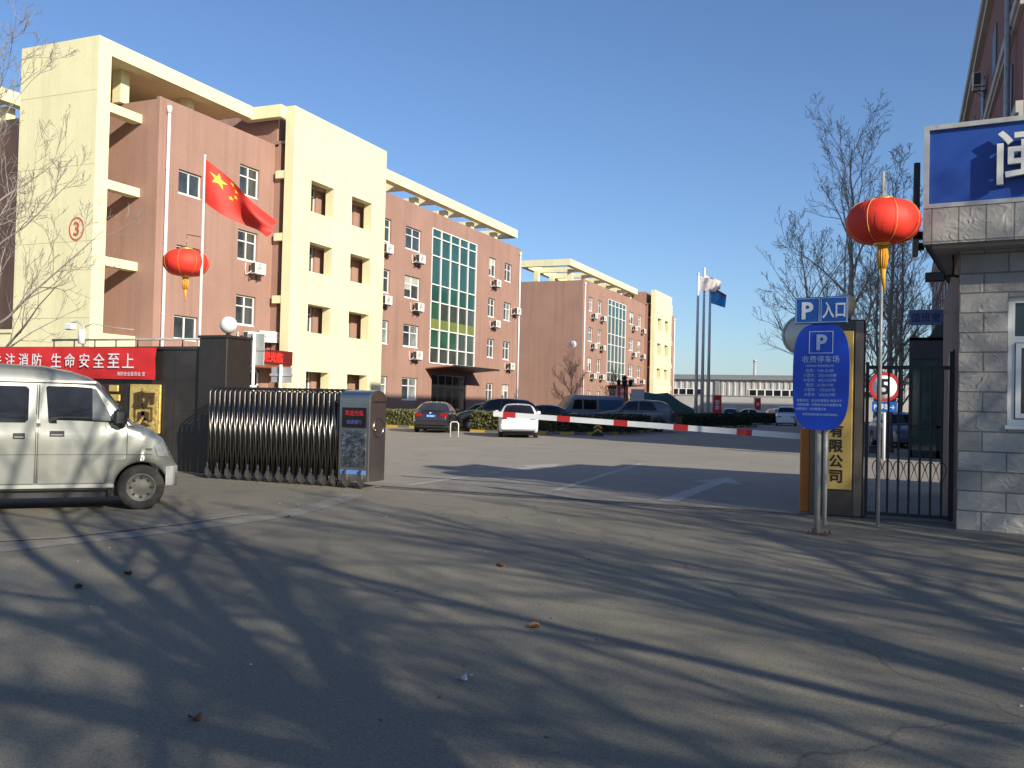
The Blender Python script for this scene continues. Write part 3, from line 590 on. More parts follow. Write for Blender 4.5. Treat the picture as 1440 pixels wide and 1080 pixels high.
T=thing('door_plate','small blue room plate with three characters sticking out beside the guardhouse','plate',(.25,14.4,2.86)); b=MB(); b.bbox(-.22,.22,-.015,.015,-.11,.11,.006,0); b.build('plate',mat('pale_blue_plate',(.10,.16,.38),.4),T); b=MB(); b.box(.22,.38,-.01,.01,.05,.08); b.build('bracket',GREYM,T)
text('值班室',.13,.38,mat('navy_lettering',(.01,.02,.10),.5),T,(0,-.016,0),ROT['-y'],ext=.003,bold=.01)
# ------------------------------------------------------------------ left boundary wall
WL=thing('boundary_wall','low wall of near-black stone tiles left of the sliding gate','wall',(-40,14.2,0)); b=MB(); b.wall((0,0,0),(1,0,0),(0,0,1),27.4,2.4,[],.1); b.quad((0,.4,0),(0,.4,2.4),(27.4,.4,2.4),(27.4,.4,0)); b.quad((27.4,0,0),(27.4,.4,0),(27.4,.4,2.4),(27.4,0,2.4)); b.build('wall_face',PTILE,WL); b=MB(); b.box(0,27.4,-.03,.43,2.4,2.46); b.build('coping',PTILE,WL)
b=MB()
for k in range(21): b.box(k*1.32+.3,k*1.32+.303,-.004,-.001,0,2.4)
for z in (.6,1.2,1.8): b.box(0,27.4,-.0035,-.001,z,z+.003)
b.build('joint',mat('tile_joint',(.012,.011,.01),.9),WL)
RL=thing('wall_rail','thin grey metal rail running along the top of the black boundary wall','rail',(-16.9,14.4,2.46)); b=MB(); b.tube([(0,0,.16),(4.28,0,.16)],.022,8)
b.build('rail',GREYM,RL)
for k in range(8): MB().tube([(0,0,0),(0,0,.16)],.014,6).build('post',BLACK,RL,(.05+k*.59,0,0))
PL=thing('gate_pillar','square pillar of near-black stone tiles beside the folded sliding gate','pillar',(-12.3,14.12,0)); b=MB(); b.bbox(-.34,.34,0,.72,0,2.62,.012); b.build('shaft',PTILE,PL); b=MB(); b.box(-.36,.36,-.02,.74,2.62,2.67); b.build('cap',PTILE,PL)
def globe(label,loc,r,m):
    t=thing('globe_lamp',label,'lamp',loc); b=MB(); b.sphere((0,0,r+.06),r,24,14); b.build('globe',m,t); b=MB(); b.lathe([(.001,0),(.09,0),(.09,.02),(.04,.04),(.05,.075),(.001,.08)],14); b.build('base',BLACK,t); return t
globe('white globe lamp standing on the black pillar left of the gate',(-12.26,14.5,2.67),.17,LAMPW)
BN=thing('banner','long red cloth banner with white slogan stretched along the black boundary wall','banner',(-16.7,14.12,0))
rows_=[]; rr=random.Random(3)
for i in range(61):
    x=-3.6+i*.11
    rows_.append([(x,.012*math.sin(x*2.3)+.008*math.sin(x*6+j)-.02-.03*math.sin(math.pi*j/8)*(1 if i%12 else .6),1.785+j*.082+.012*math.sin(x*.9+j*.2)) for j in range(9)])
b=MB(); b.grid(rows_); b.build('cloth',RED,BN)
for ch,x in zip('关注消防',(-17.73,-17.33,-16.95,-16.55) if False else (-18.13,-17.72,-17.32,-16.92)): text(ch,.29,.33,WTEXT,BN,(x+16.7,-.075,2.165),ROT['-y'],ext=.004,bold=.004)
for ch,x in zip('生命安全至上',(-16.36,-15.97,-15.56,-15.16,-14.76,-14.37)): text(ch,.29,.34,WTEXT,BN,(x+16.7,-.075,2.165),ROT['-y'],ext=.004,bold=.004)
text('海防安全委员会 宣',.085,.75,WTEXT,BN,(2.40,-.06,1.905),ROT['-y'],ext=.003)
GP=thing('gold_plaque','gold relief plaque on the black wall under the right end of the red banner','plaque',(-14.0,14.17,.72)); b=MB(); b.bbox(-.40,.40,-.03,.02,0,.98,.012); b.build('frame',GOLD,GP); MB().box(-.34,.34,-.034,-.031,.06,.92).build('panel',mat('gold_relief',(.72,.52,.16),.4,.4,var=.5,vs=16,bump=1.,bs=18),GP)
text('贸',.74,.60,mat('plaque_brown',(.07,.04,.015),.5),GP,(0,-.036,.48),ROT['-y'],'raised_character',.03,.03)
GP=thing('gold_plaque','narrow gold relief strip on the black wall above the van bonnet','plaque',(-14.82,14.17,.72)); b=MB()
for k in range(5): b.bbox(-.16+.04*(k%2),.10+.05*(k%2),-.03,.02,.05+k*.19,.2+k*.19,.02)
b.build('frame',GOLD,GP)
SCm=thing('security_camera','white security camera on a bent arm on top of the black wall','camera',(-16.0,14.4,2.46)); b=MB(); b.tube([(0,0,0),(0,0,.45),(-.15,-.05,.55),(-.25,-.1,.5)],.022,8); b.tube([(.0,0,.42),(.25,0,.50),(.75,0,.42),(1.4,0,.36)],.010,6); b.build('arm',GREYM,SCm); b=MB(); b.lathe([(.001,-.22),(.075,-.2),(.08,.05),(.06,.1),(.001,.1)],14,0,(-.02,-.02,.28)); b.bbox(-.36,-.14,-.2,-.05,.36,.5,.02); b.build('housing',WHITEP,SCm)
# ------------------------------------------------------------------ retractable gate
RG=thing('retractable_gate','folded stainless steel lattice sliding gate with display head and small wheels','gate',(0,0,0))
def hoop(x,h,y0=13.42,y1=13.92):
    P=[(x,y0,.09)]+[(x,y0,h-.09)]
    for k in range(1,8): a=math.pi*k/8; P.append((x,(y0+y1)/2-math.cos(a)*(y1-y0)/2,h-.09+math.sin(a)*.09))
    return P+[(x,y1,h-.09),(x,y1,.09)]
xs=[-11.72+ (k*(2.82/25)) for k in range(26)]
hm=MB().tube(hoop(0,1.66),.017,8).mesh('upright',mat('gate_steel',(.17,.15,.132),.38,1.,var=.3,vs=5))
for k,x in enumerate(xs): inst(hm,'upright',RG,(x,0,0))
for y in (13.405,13.935):
    b=MB()
    for i in range(len(xs)-1):
        for (za,zb) in ((.16,1.5),):
            b.tube([(xs[i],y,za),(xs[i+1],y,zb)],.012,6); b.tube([(xs[i+1],y-.016,za),(xs[i],y-.016,zb)],.012,6)
    b.build('scissor_link',STEELD,RG)
b=MB()
for i in range(0,26,1):
    b.bbox(xs[i]+.028,xs[i]+.085,13.44,13.465,.13,1.60,.004); b.bbox(xs[i]+.03,xs[i]+.10,13.84,13.87,.13,1.60,.004); b.tube([(xs[i]+.075,13.64,.12),(xs[i]+.075,13.64,1.56)],.022,8)
b.build('inner_post',mat('brown_steel',(.16,.135,.115),.3,1.,var=.3,vs=6),RG)
wb=MB()
wb.lathe([(.001,-.02),(.065,-.02),(.07,-.01),(.07,.01),(.065,.02),(.001,.02)],18,0,(0,13.37,.07),'y'); 
hb=MB(); hb.lathe([(.001,-.003),(.03,-.003),(.03,.003)],12,0,(0,13.347,.07),'y'); hb.slab([(-.04,13.335,.06),(.04,13.335,.06),(.05,13.335,.16),(0,13.335,.27),(-.05,13.335,.16)],(0,.01,0)); hb.box(-.02,.02,13.345,13.45,.12,.30)
wm_=wb.mesh('castor',RUBBER); hm2=hb.mesh('fork',STEEL)
for k in range(13):
    o=inst(wm_,'castor',RG,(xs[k*2]+.05,0,0)); inst(hm2,'fork',o)
hx0,hx1=-8.83,-8.23; b=MB()
def archbox(mb,x0,x1,y0,y1,z0,z1,rise,mi=0,n=10):
    P=[(x0,y0,z0),(x0,y0,z1)]+[(x0,(y0+y1)/2-math.cos(math.pi*k/n)*(y1-y0)/2,z1+math.sin(math.pi*k/n)*rise) for k in range(1,n)]+[(x0,y1,z1),(x0,y1,z0)]
    return mb.slab(P[::-1],(x1-x0,0,0),mi)
archbox(b,hx0,hx1,13.30,13.82,.12,1.53,.13); b.build('head',mat('head_steel',(.52,.48,.43),.30,1.,var=.15,vs=1.5),RG,bevel=.012)
b=MB(); b.box(hx0+.06,hx1-.07,13.285,13.299,1.02,1.36); b.build('display_screen',mat('display_black',(.012,.010,.012),.15),RG)
dsp=[o for o in RG.children if o.name.startswith('display_screen')][0]
text('欢迎光临',.09,.36,mat('led_red',(.5,.02,.03),.5,emit=.25),dsp,((hx0+hx1)/2,13.283,1.27),ROT['-y'],ext=.002); text('减速慢行',.07,.3,mat('led_blue',(.08,.12,.35),.5),dsp,((hx0+hx1)/2,13.283,1.12),ROT['-y'],ext=.002)
b=MB(); b.box(hx0+.06,hx1-.07,13.288,13.299,.36,.98); b.build('etched_panel',mat('etched_steel',(.40,.40,.41),.22,1.,var=.7,vs=9,bump=.5,bs=14),RG)
b=MB(); b.box(hx0+.05,hx1-.06,13.287,13.299,.24,.31); b.build('trim_strip',mat('blue_trim',(.10,.22,.52),.35,var=.1),RG)
b=MB(); b.lathe([(.001,0),(.03,0),(.03,.012),(.001,.012)],12,0,(hx1+.0,13.5,.98),'x'); 
for (y,z,r) in ((13.58,1.02,.17),): b.lathe([(r,-.001),(r,.012),(r-.02,.012),(r-.02,-.001)],24,0,(hx1,y,z),'x')
b.box(hx1,hx1+.012,13.34,13.78,1.45,1.475); b.build('end_trim',STEELD,RG)
for x in (hx0+.16,hx1-.14):
    o=inst(wm_,'castor',RG,(x,-.09,.01)); inst(hm2,'fork',o)
# ------------------------------------------------------------------ right gate pillar, gold sign, mirror, lantern
PR=thing('gate_pillar','dark bronze metal gate pillar carrying the vertical gold company sign','pillar',(-.90,13.95,0)); b=MB(); b.bbox(-.36,.36,0,.4,0,2.80,.015); b.build('shaft',mat('bronze_cladding',(.10,.082,.068),.32,.55,var=.15,vs=2),PR); b=MB(); b.box(.24,.345,-.012,-.002,.02,2.78); b.build('edge_strip',mat('bronze_light',(.20,.16,.13),.3,.6,var=.15),PR)
GS_=thing('company_sign','vertical gold company sign with black characters on the bronze pillar','sign',(-.875,13.945,.38)); b=MB(); b.bbox(-.19,.19,-.03,.0,0,2.26,.01); b.build('plate',mat('gold_plate',(.66,.44,.13),.42,.55,var=.12,vs=2),GS_)
BT=mat('black_lettering',(.012,.012,.014),.5)
for k,ch in enumerate('国际商贸投资有限公司'): text(ch,.185,.22,BT,GS_,(-.02,-.031,2.13-k*.2155),ROT['-y'],ext=.006,bold=.03)
globe('cream globe lamp on the bronze pillar, half behind the blue entrance sign',(-.83,14.1,2.80),.165,mat('cream_opal',(.80,.68,.38),.35,var=.05))
CM=thing('convex_mirror','round convex traffic mirror on a post, mostly behind the blue parking sign','mirror',(-1.42,14.45,0)); b=MB(); b.lathe([(.001,-.06),(.12,-.055),(.22,-.03),(.29,0),(.30,.02)],28,0,(0,0,2.62),'y'); b.build('disc',mat('mirror_back',(.66,.60,.50),.35,.3,var=.1),CM); b=MB(); b.lathe([(.29,-.01),(.315,-.01),(.315,.035),(.29,.035),(.001,.03)],28,0,(0,0,2.62),'y'); b.build('rim',mat('mirror_rim',(.60,.57,.50),.5),CM); b=MB(); b.tube([(.05,.05,0),(.05,.05,2.6)],.03,8); b.build('post',GREYM,CM)
def lantern(label,loc,r,h,tassel,group):
    t=thing('red_lantern',label,'lantern',loc,0,group)
    n=32; prof=[]; b=MB(); G_=[]
    for i in range(15):
        a=-math.pi/2+math.pi*i/14; row=[]
        for k in range(n*2+1):
            ph=math.pi*k/n; rb=1+.028*(1 if k%2 else -1)*math.cos(a); row.append((r*(.24+.76*math.cos(a)**.8 if math.cos(a)>1e-6 else .24)*rb*math.cos(ph),r*(.24+.76*math.cos(a)**.8 if math.cos(a)>1e-6 else .24)*rb*math.sin(ph),h*math.sin(a)))
        G_.append(row)
    b.grid(G_,flip=True); b.build('shade',mat('lantern_silk',(.86,.045,.022),.65,var=.06,vs=3),t)
    g=MB(); g.lathe([(r*.27,h*.96),(r*.27,h*1.14),(r*.2,h*1.16),(.001,h*1.16)],20); g.build('cap',GOLD,t); g=MB(); g.lathe([(.001,-h*1.12),(r*.2,-h*1.12),(r*.25,-h*1.08),(r*.25,-h*.96)],20); g.build('cap',GOLD,t)
    s=MB()
    for k in range(8):
        ph=2*math.pi*(k+.5)/8
        s.tube([(r*(.245+.765*math.cos(a)**.8)*1.03*math.cos(ph),r*(.245+.765*math.cos(a)**.8)*1.03*math.sin(ph),h*math.sin(a)) for a in [(-1.45+2.9*q/10) for q in range(11)]],.005,4)
    s.build('gold_rib',mat('gold_thread',(.75,.42,.10),.5,var=.1),t)
    q=MB(); 
    for k in range(14):
        ph=2*math.pi*k/14; a=.07*r*2; q.tube([(a*math.cos(ph)*.8,a*math.sin(ph)*.8,-h*1.1),(a*math.cos(ph),a*math.sin(ph),-h*1.1-tassel*.25),(a*math.cos(ph)*.7,a*math.sin(ph)*.7,-h*1.1-tassel*.5)],.012,4)
    q.tube([(0,0,-h*1.1-tassel*.3),(.01,0,-h*1.1-tassel*.7),(.03,.01,-h*1.1-tassel)],[.05,.035,.012],6); q.build('tassel',mat('tassel_yellow',(.80,.38,.03),.7,var=.15,vs=8),t)
    return t
lantern('large red lantern with yellow tassel on the pole right of the blue signs',(-.30,12.9,3.97),.45,.28,.6,'red festival lanterns')
LP=thing('lantern_pole','thin grey pole beside the side gate carrying the right red lantern','pole',(-.31,13.04,0)); b=MB(); b.tube([(0,0,0),(0,0,4.66)],.021,8); b.tube([(.03,0,3.75),(.03,0,4.56)],.010,6); b.tube([(0,0,4.40),(0.01,-.14,4.37),(0.01,-.14,4.28)],.008,6); b.build('shaft',GREYM,LP)
lantern('smaller red lantern hanging from the flagpole arm on the left',(-20.3,22.0,5.55),.66,.40,.75,'red festival lanterns')
# ------------------------------------------------------------------ barrier
BB=thing('barrier_gate','red and white boom barrier with an orange post across the entrance','barrier',(-1.36,14.35,0)); b=MB(); b.bbox(-.065,.075,-.07,.07,0,1.22,.012); b.build('post',ORANGE,BB)
b=MB(); b.bbox(-.02,.32,.1,.42,0,1.02,.02); b.build('motor_box',ORANGE,BB)
ax=Vector((-5.08,.05,.205)).normalized(); bm=MB(); up=Vector((0,0,1)); up=(up-ax*up.dot(ax)).normalized(); o_=Vector((-.02,.15,1.10)); 
def beam(mb,a,c,h,t): 
    A=o_+ax*a; C_=o_+ax*c; mb.slab([A-up*h/2,C_-up*h/2,C_+up*h/2,A+up*h/2],(0,t,0))
beam(bm,-.1,5.16,.088,.05); bb_=bm.build('boom',WHITE,BB)
for k in range(5): 
    s=MB(); A=o_+ax*(.78+k*.99)+Vector((0,-.004,0)); C_=A+ax*.23; s.slab([A-up*.047,C_-up*.047,C_+up*.047,A+up*.047],(0,.058,0)); s.build('red_stripe',REDP,bb_)
# ------------------------------------------------------------------ parking sign post
PS=thing('parking_sign','blue oval car-park tariff sign on a grey post with a smaller entrance plate on top','sign',(-.95,11.75,0),R(-12))
b=MB(); b.tube([(-.03,.06,0),(-.03,.06,2.85)],.036,12); b.build('post',GREYM,PS); b=MB(); b.tube([(.055,.07,.12),(.055,.07,1.6)],.026,10); b.build('brace_post',GREYM,PS)
b=MB(); b.box(-.12,.12,-.05,.17,.0,.014); 
for (x,y) in ((-.1,-.03),(.1,-.03),(-.1,.15),(.1,.15)): b.lathe([(.014,.0),(.014,.05),(.001,.05)],6,0,(x,y,0))
b.build('base_plate',mat('rusty_bracket',(0,0,0)),PS)
def oval(w,h,n=72,p=3.3): return [(w*math.copysign(abs(math.cos(a))**(2/p),math.cos(a)),h*math.copysign(abs(math.sin(a))**(2/p),math.sin(a))) for a in [2*math.pi*k/n for k in range(n)]]
zc=1.905; b=MB(); b.slab([(x,0,zc+z) for x,z in oval(.338,.645)],(0,.016,0)); pl=b.build('oval_plate',BLUEP,PS)
def frame_rect(mb,x,z,w,h,t,y): 
    for (a,c,d,e) in ((-w/2,w/2,-h/2,-h/2+t),(-w/2,w/2,h/2-t,h/2),(-w/2,-w/2+t,-h/2+t,h/2-t),(w/2-t,w/2,-h/2+t,h/2-t)): mb.box(x+a,x+c,y,y+.004,z+d,z+e)
LT=mat('pale_blue_lettering',(.36,.47,.66),.5,var=.08,vs=9)
b=MB(); frame_rect(b,0,zc+.42,.29,.27,.010,-.005); b.build('border',LT,pl)
text('P',.19,.16,LT,pl,(.01,-.003,zc+.42),ROT['-y'],ext=.004,bold=.035)
text('收费停车场',.085,.52,LT,pl,(0,-.003,zc+.215),ROT['-y'],ext=.003,bold=.004)
for k,(s,wd,al) in enumerate((('（京西停车 管理有限公司）',.36,0),('白天：7:00-21:00',.42,0),('小型车：2元/15分钟',.42,0),('大型车：4元/15分钟',.42,0),('夜间：21:00-7:00',.42,0),('小型车：1元/2小时',.38,0),('大型车：2元/2小时',.38,0))):
    text(s,.030 if k==0 else .043,wd,LT,pl,(-.01,-.003,zc+.135-k*.058),ROT['-y'],ext=.002,bold=.006)
for k,s in enumerate(('监督单位：区停车管理处 电话公示','收费依据：按照本市停车收费标准','经营单位：停车管理公司')): text(s,.034,.56-.2*(k==2),LT,pl,(-.01-.1*(k==2),-.003,zc-.285-k*.052),ROT['-y'],ext=.002,bold=.008)
text('车辆停放期间请自行保管贵重物品',.030,.42,LT,pl,(0,-.003,zc-.455),ROT['-y'],ext=.002,bold=.006)
b=MB(); b.bbox(-.32,.315,-.016,0,2.55,2.875,.006); pe=b.build('entrance_plate',mat('sky_blue_sign',(.012,.10,.40),.4,var=.06),PS)
b=MB(); frame_rect(b,-.165,2.713,.29,.30,.008,-.021); frame_rect(b,.15,2.713,.31,.30,.008,-.021); b.build('border',LT,pe)
text('P',.21,.15,WTEXT,pe,(-.165,-.017,2.713),ROT['-y'],ext=.004,bold=.03); text('入口',.20,.27,WTEXT,pe,(.15,-.017,2.713),ROT['-y'],ext=.004,bold=.018)
# ------------------------------------------------------------------ side gate
SG=thing('side_gate','black iron pedestrian gate with upright bars between the bronze pillar and guardhouse','gate',(-.52,13.98,0))
b=MB(); b.box(0,.045,-.02,.03,.03,2.2); b.box(1.07,1.13,-.03,.03,.03,2.35); b.box(.046,1.069,-.018,.028,2.10,2.15); b.box(.046,1.069,-.018,.028,.05,.10); b.build('frame',BLACK,SG)
for k in range(7): MB().bbox(-.015,.015,-.012,.018,.1,2.1,.004).build('bar',BLACK,SG,(.165+k*.137,0,0))
b=MB()
for k in range(7):
    P=[(.165+k*.137+.06*math.cos(a),.0,.72+.10*math.sin(a)) for a in [math.pi*q/10 for q in range(11)]]; b.tube(P,.007,5)
    b.tube([(.10+k*.137,0,.72),(.165+k*.137,0,.5),(.23+k*.137,0,.72)],.006,5)
b.build('scroll',BLACK,SG); b=MB(); b.bbox(.06,.2,-.04,.04,.92,1.02,.01); b.tube([(.1,-.06,1.0),(.22,-.06,1.0)],.012,6); b.build('lock',BLACK,SG)
SL=thing('speed_sign','round speed limit 5 sign on a thin white post behind the side gate','sign',(-.60,31.0,0)); b=MB(); b.tube([(0,.04,0),(0,.04,2.3)],.045,8); b.build('post',WHITE,SL)
b=MB(); b.lathe([(.001,-.012),(.37,-.012),(.37,.01),(.001,.01)],32,0,(0,0,2.28),'y'); d=b.build('disc',WHITE,SL); b=MB(); ring(b,.46,.365,-.02,.01); b.build('red_ring',REDP,SL,(0,0,2.28)); text('5',.5,.4,BT,d,(0,-.014,2.28),ROT['-y'],ext=.004,bold=.02)
b=MB(); b.box(-.36,.36,-.015,.01,1.50,1.82); d=b.build('blue_plate',mat('sky_blue_sign',(0,0,0)),SL); text('P 停车→',.2,.6,WTEXT,d,(0,-.017,1.66),ROT['-y'],ext=.003,bold=.02)
# ------------------------------------------------------------------ flags
FP=thing('flagpole','thin steel flagpole behind the black wall with a bracket arm for the lantern','flagpole',(-19.69,22,0)); b=MB(); b.tube([(0,0,0),(.0,0,8.75)],[.055,.035],10); b.sphere((0,0,8.78),.05,10,8); b.build('shaft',mat('pole_steel',(0,0,0)),FP); b=MB(); b.tube([(0,0,6.3),(-.61,0,6.42)],.014,6); b.tube([(-.61,0,6.42),(-.61,0,6.0)],.006,5); b.build('arm',STEELD,FP)
def flagf(u,v):     # u along the fly, v down the hoist; hangs diagonally in a light wind
    x=2.35*u*(1-.10*u); z=-.02-u*1.85-v*1.30*(1-.52*u)-.10*math.sin(u*5)*v; y=.22*math.sin(u*7.5-v*2.6)*u**.6+.10*math.sin(v*7+u*3)*u
    return Vector((x*.93,x*.36+y,z))
FL=thing('national_flag','red flag with yellow stars blowing from the thin flagpole on the left','flag',(-19.65,22,8.70)); b=MB(); b.grid([[flagf(i/40,j/24) for j in range(25)] for i in range(41)]); b.build('cloth',mat('flag_red',(.66,.035,.02),.6,var=.08,vs=2),FL)
def star(mb,cu_,cv,rr,rot):
    for side in (1,-1):
        P=[]
        for k in range(10):
            a=rot+math.pi*k/5; q=rr*(1 if k%2==0 else .40); u=cu_+q*math.cos(a)/1.9; v=cv+q*math.sin(a)/1.25
            nrm=Vector((-.36,.93,0))*(-.02*side); P.append(flagf(u,v)+nrm)
        c=flagf(cu_,cv)+Vector((-.36,.93,0))*(-.02*side); mb.add([c]+P,[(0,1+k,1+(k+1)%10) for k in range(10)])
YST=mat('star_yellow',(.85,.62,.04),.6)
for (u,v,q,ro) in ((.165,.26,.215,-1.57),(.335,.10,.075,.3),(.40,.21,.075,.9),(.40,.36,.075,-1.57),(.335,.47,.075,-.4)): s=MB(); star(s,u,v,q,ro); s.build('star',YST,FL)
for k,(x,y,h,c,lb) in enumerate(((-14.62,70,12.6,None,'left'),(-14.20,70.2,13.0,'w','middle'),(-13.78,70.4,11.9,'b','right'))):
    t=thing('flagpole',f'{lb} of the three tall steel flagpoles behind the hedge','flagpole',(x,y,0),0,'three tall flagpoles'); b=MB(); b.tube([(0,0,0),(0,0,h-1.0)],[.14,.08],10); b.sphere((0,0,h-.95),.11,10,8); b.build('shaft',mat('pole_steel',(.46,.46,.45),.5,.0,var=.1),t); b=MB(); b.lathe([(.3,0),(.3,.2),(.2,.25),(.16,.5)],12); b.build('base',GREYM,t)
def smallflag(label,loc,m,L_,H_,dz):
    t=thing('flag',label,'flag',loc); f=lambda u,v:(L_*u*.9,.25*math.sin(u*8+v*2)*u,-dz*u-H_*v*(1-.25*u)); b=MB(); b.grid([[f(i/16,j/8) for j in range(9)] for i in range(17)],mi=0); b.build('cloth',m,t); 
    return t,f
smallflag('white flag with a dark mark on the left tall flagpole',(-14.57,70,11.5),mat('white_flag',(.62,.60,.60),.7,var=.25,vs=1.5,stain=(.12,.06,.06),sts=.9,sta=.9),1.5,1.1,.4)
smallflag('pale flag on the middle tall flagpole',(-14.15,70.2,11.6),mat('pale_flag',(.62,.58,.60),.7,var=.15),1.3,.9,.5)
t,f=smallflag('blue flag with a magenta band on the right tall flagpole',(-13.73,70.4,10.75),mat('blue_flag',(.04,.34,.75),.7,var=.15,vs=3),1.25,1.3,.7)
b=MB(); b.grid([[Vector(f(i/16,j/20))+Vector((0,-.03,.03)) for j in range(5)] for i in range(17)]); b.grid([[Vector(f(i/16,j/20))+Vector((0,.03,.03)) for j in range(5)] for i in range(17)]); b.build('band',mat('magenta_band',(.42,.05,.18),.7),t)
# ------------------------------------------------------------------ yard furniture
def back_sign(label,x,y,w,h,z,pz,rz,px):
    t=thing('road_sign',label,'sign',(x,y,0),rz,'grey sign backs'); b=MB(); b.tube([(0,0,0),(0,0,pz)],.045,8); b.build('post',WHITE,t); b=MB(); b.bbox(px-w/2,px+w/2,.05,.075,z-h/2,z+h/2,.008); p=b.build('plate',mat('sign_back',(.40,.41,.40),.45,.3,var=.1,vs=2),t); b=MB(); b.box(px-w/2-.03,px+w/2+.03,.02,.05,z-.03,z+.03); b.build('clamp',GREYM,t)
back_sign('tall grey back of a road sign on a white post behind the black pillar',-16.2,20.2,.52,.86,2.78,3.2,R(10),.02); back_sign('small square grey back of a road sign below the red lit sign',-15.75,20.8,.62,.42,2.12,2.4,R(10),.0)
def hoop_post(label,x,y): 
    t=thing('parking_hoop',label,'barrier post',(x,y,0),R(20)); b=MB(); b.tube([(-.17,0,0),(-.17,0,.58),(-.10,0,.65),(.10,0,.65),(.17,0,.58),(.17,0,0)],.02,8); b.build('tube',WHITE,t); b=MB(); b.box(-.21,-.13,-.05,.05,0,.015); b.box(.13,.21,-.05,.05,0,.015); b.build('foot',GREYM,t)
hoop_post('white tubular parking hoop at the rear corner of the dark saloon',-17.5,35.0)
LM=thing('street_lamp','black lamp post with a cluster of lantern heads in front of building 6','street lamp',(-16.8,58.1,0)); b=MB(); b.tube([(0,0,0),(0,0,.8),(0,0,.85),(0,0,3.0)],[.11,.1,.06,.05],10); b.build('post',BLACK,LM)
for k in range(4):
    a=k*math.pi/2+.4; o=MB().tube([(0,0,2.75),(.35*math.cos(a),.35*math.sin(a),2.85)],.025,6).build('arm',BLACK,LM); h=MB(); h.lathe([(.001,2.75),(.09,2.8),(.15,3.05),(.19,3.07),(.06,3.2),(.001,3.25)],8,0,(.38*math.cos(a),.38*math.sin(a),0)); h.build('lamp_head',BLACK,LM)
h=MB(); h.lathe([(.001,3.0),(.09,3.02),(.15,3.3),(.19,3.32),(.06,3.46),(.001,3.5)],8); h.build('lamp_head',BLACK,LM)
def pole_banner(label,x,y,w,h,z,txt,rz=R(15)):
    t=thing('red_banner',label,'banner',(x,y,0),rz,'red vertical banners'); b=MB(); b.tube([(-w/2-.08,0,0),(-w/2-.08,0,z+h/2+.1)],.05,8); b.tube([(-w/2-.08,0,z+h/2+.05),(w/2,0,z+h/2+.05)],.03,6); b.build('post',GREYM,t); b=MB(); b.slab([(-w/2,0,z-h/2),(w/2,0,z-h/2),(w/2,0,z+h/2),(-w/2,0,z+h/2)],(0,.02,0)); c=b.build('cloth',RED,t); text(txt,w*.5,w*.8,WTEXT,c,(0,-.01,z),ROT['-y'],ext=.004,line=1.0,bold=.02)
pole_banner('red vertical banner with white characters in front of building 6 entrance',-21.9,75.3,.85,2.2,2.0,'停\n车\n入\n口'); pole_banner('red vertical banner below the factory, right of the tall flagpoles',-20.6,110.8,1.0,2.2,1.9,'安\n全'); pole_banner('small red banner over the parked cars by the pale yard wall',-16.9,117.8,.75,1.5,2.1,'福')
t=thing('marker_block','small black and yellow striped marker block at the hedge foot','marker',(-13.6,42.6,0),R(20)); b=MB(); b.bbox(-.28,.28,-.2,.2,0,.12,.02); b.bbox(-.2,.2,-.14,.14,.12,.75,.03); b.build('block',BLACK,t); b=MB()
for k in range(3): b.slab([(-.2,-.146,.16+k*.2),(.0,-.146,.30+k*.2),(.2,-.146,.16+k*.2),(.2,-.146,.24+k*.2),(.0,-.146,.38+k*.2),(-.2,-.146,.24+k*.2)],(0,.004,0))
b.build('stripe',mat('yellow_stripe',(.62,.36,.03),.6),t)
t=thing('panel_cabinet','pale grey upright panel standing beside the red banner and lamp post','panel',(-20.4,74.5,0),R(15)); b=MB(); b.bbox(-.55,.55,-.1,.1,.1,2.9,.02); b.build('board',mat('pale_panel',(.40,.42,.46),.5,var=.1),t); b=MB(); b.box(-.5,-.4,-.15,.15,0,.1); b.box(.4,.5,-.15,.15,0,.1); b.build('foot',GREYM,t)
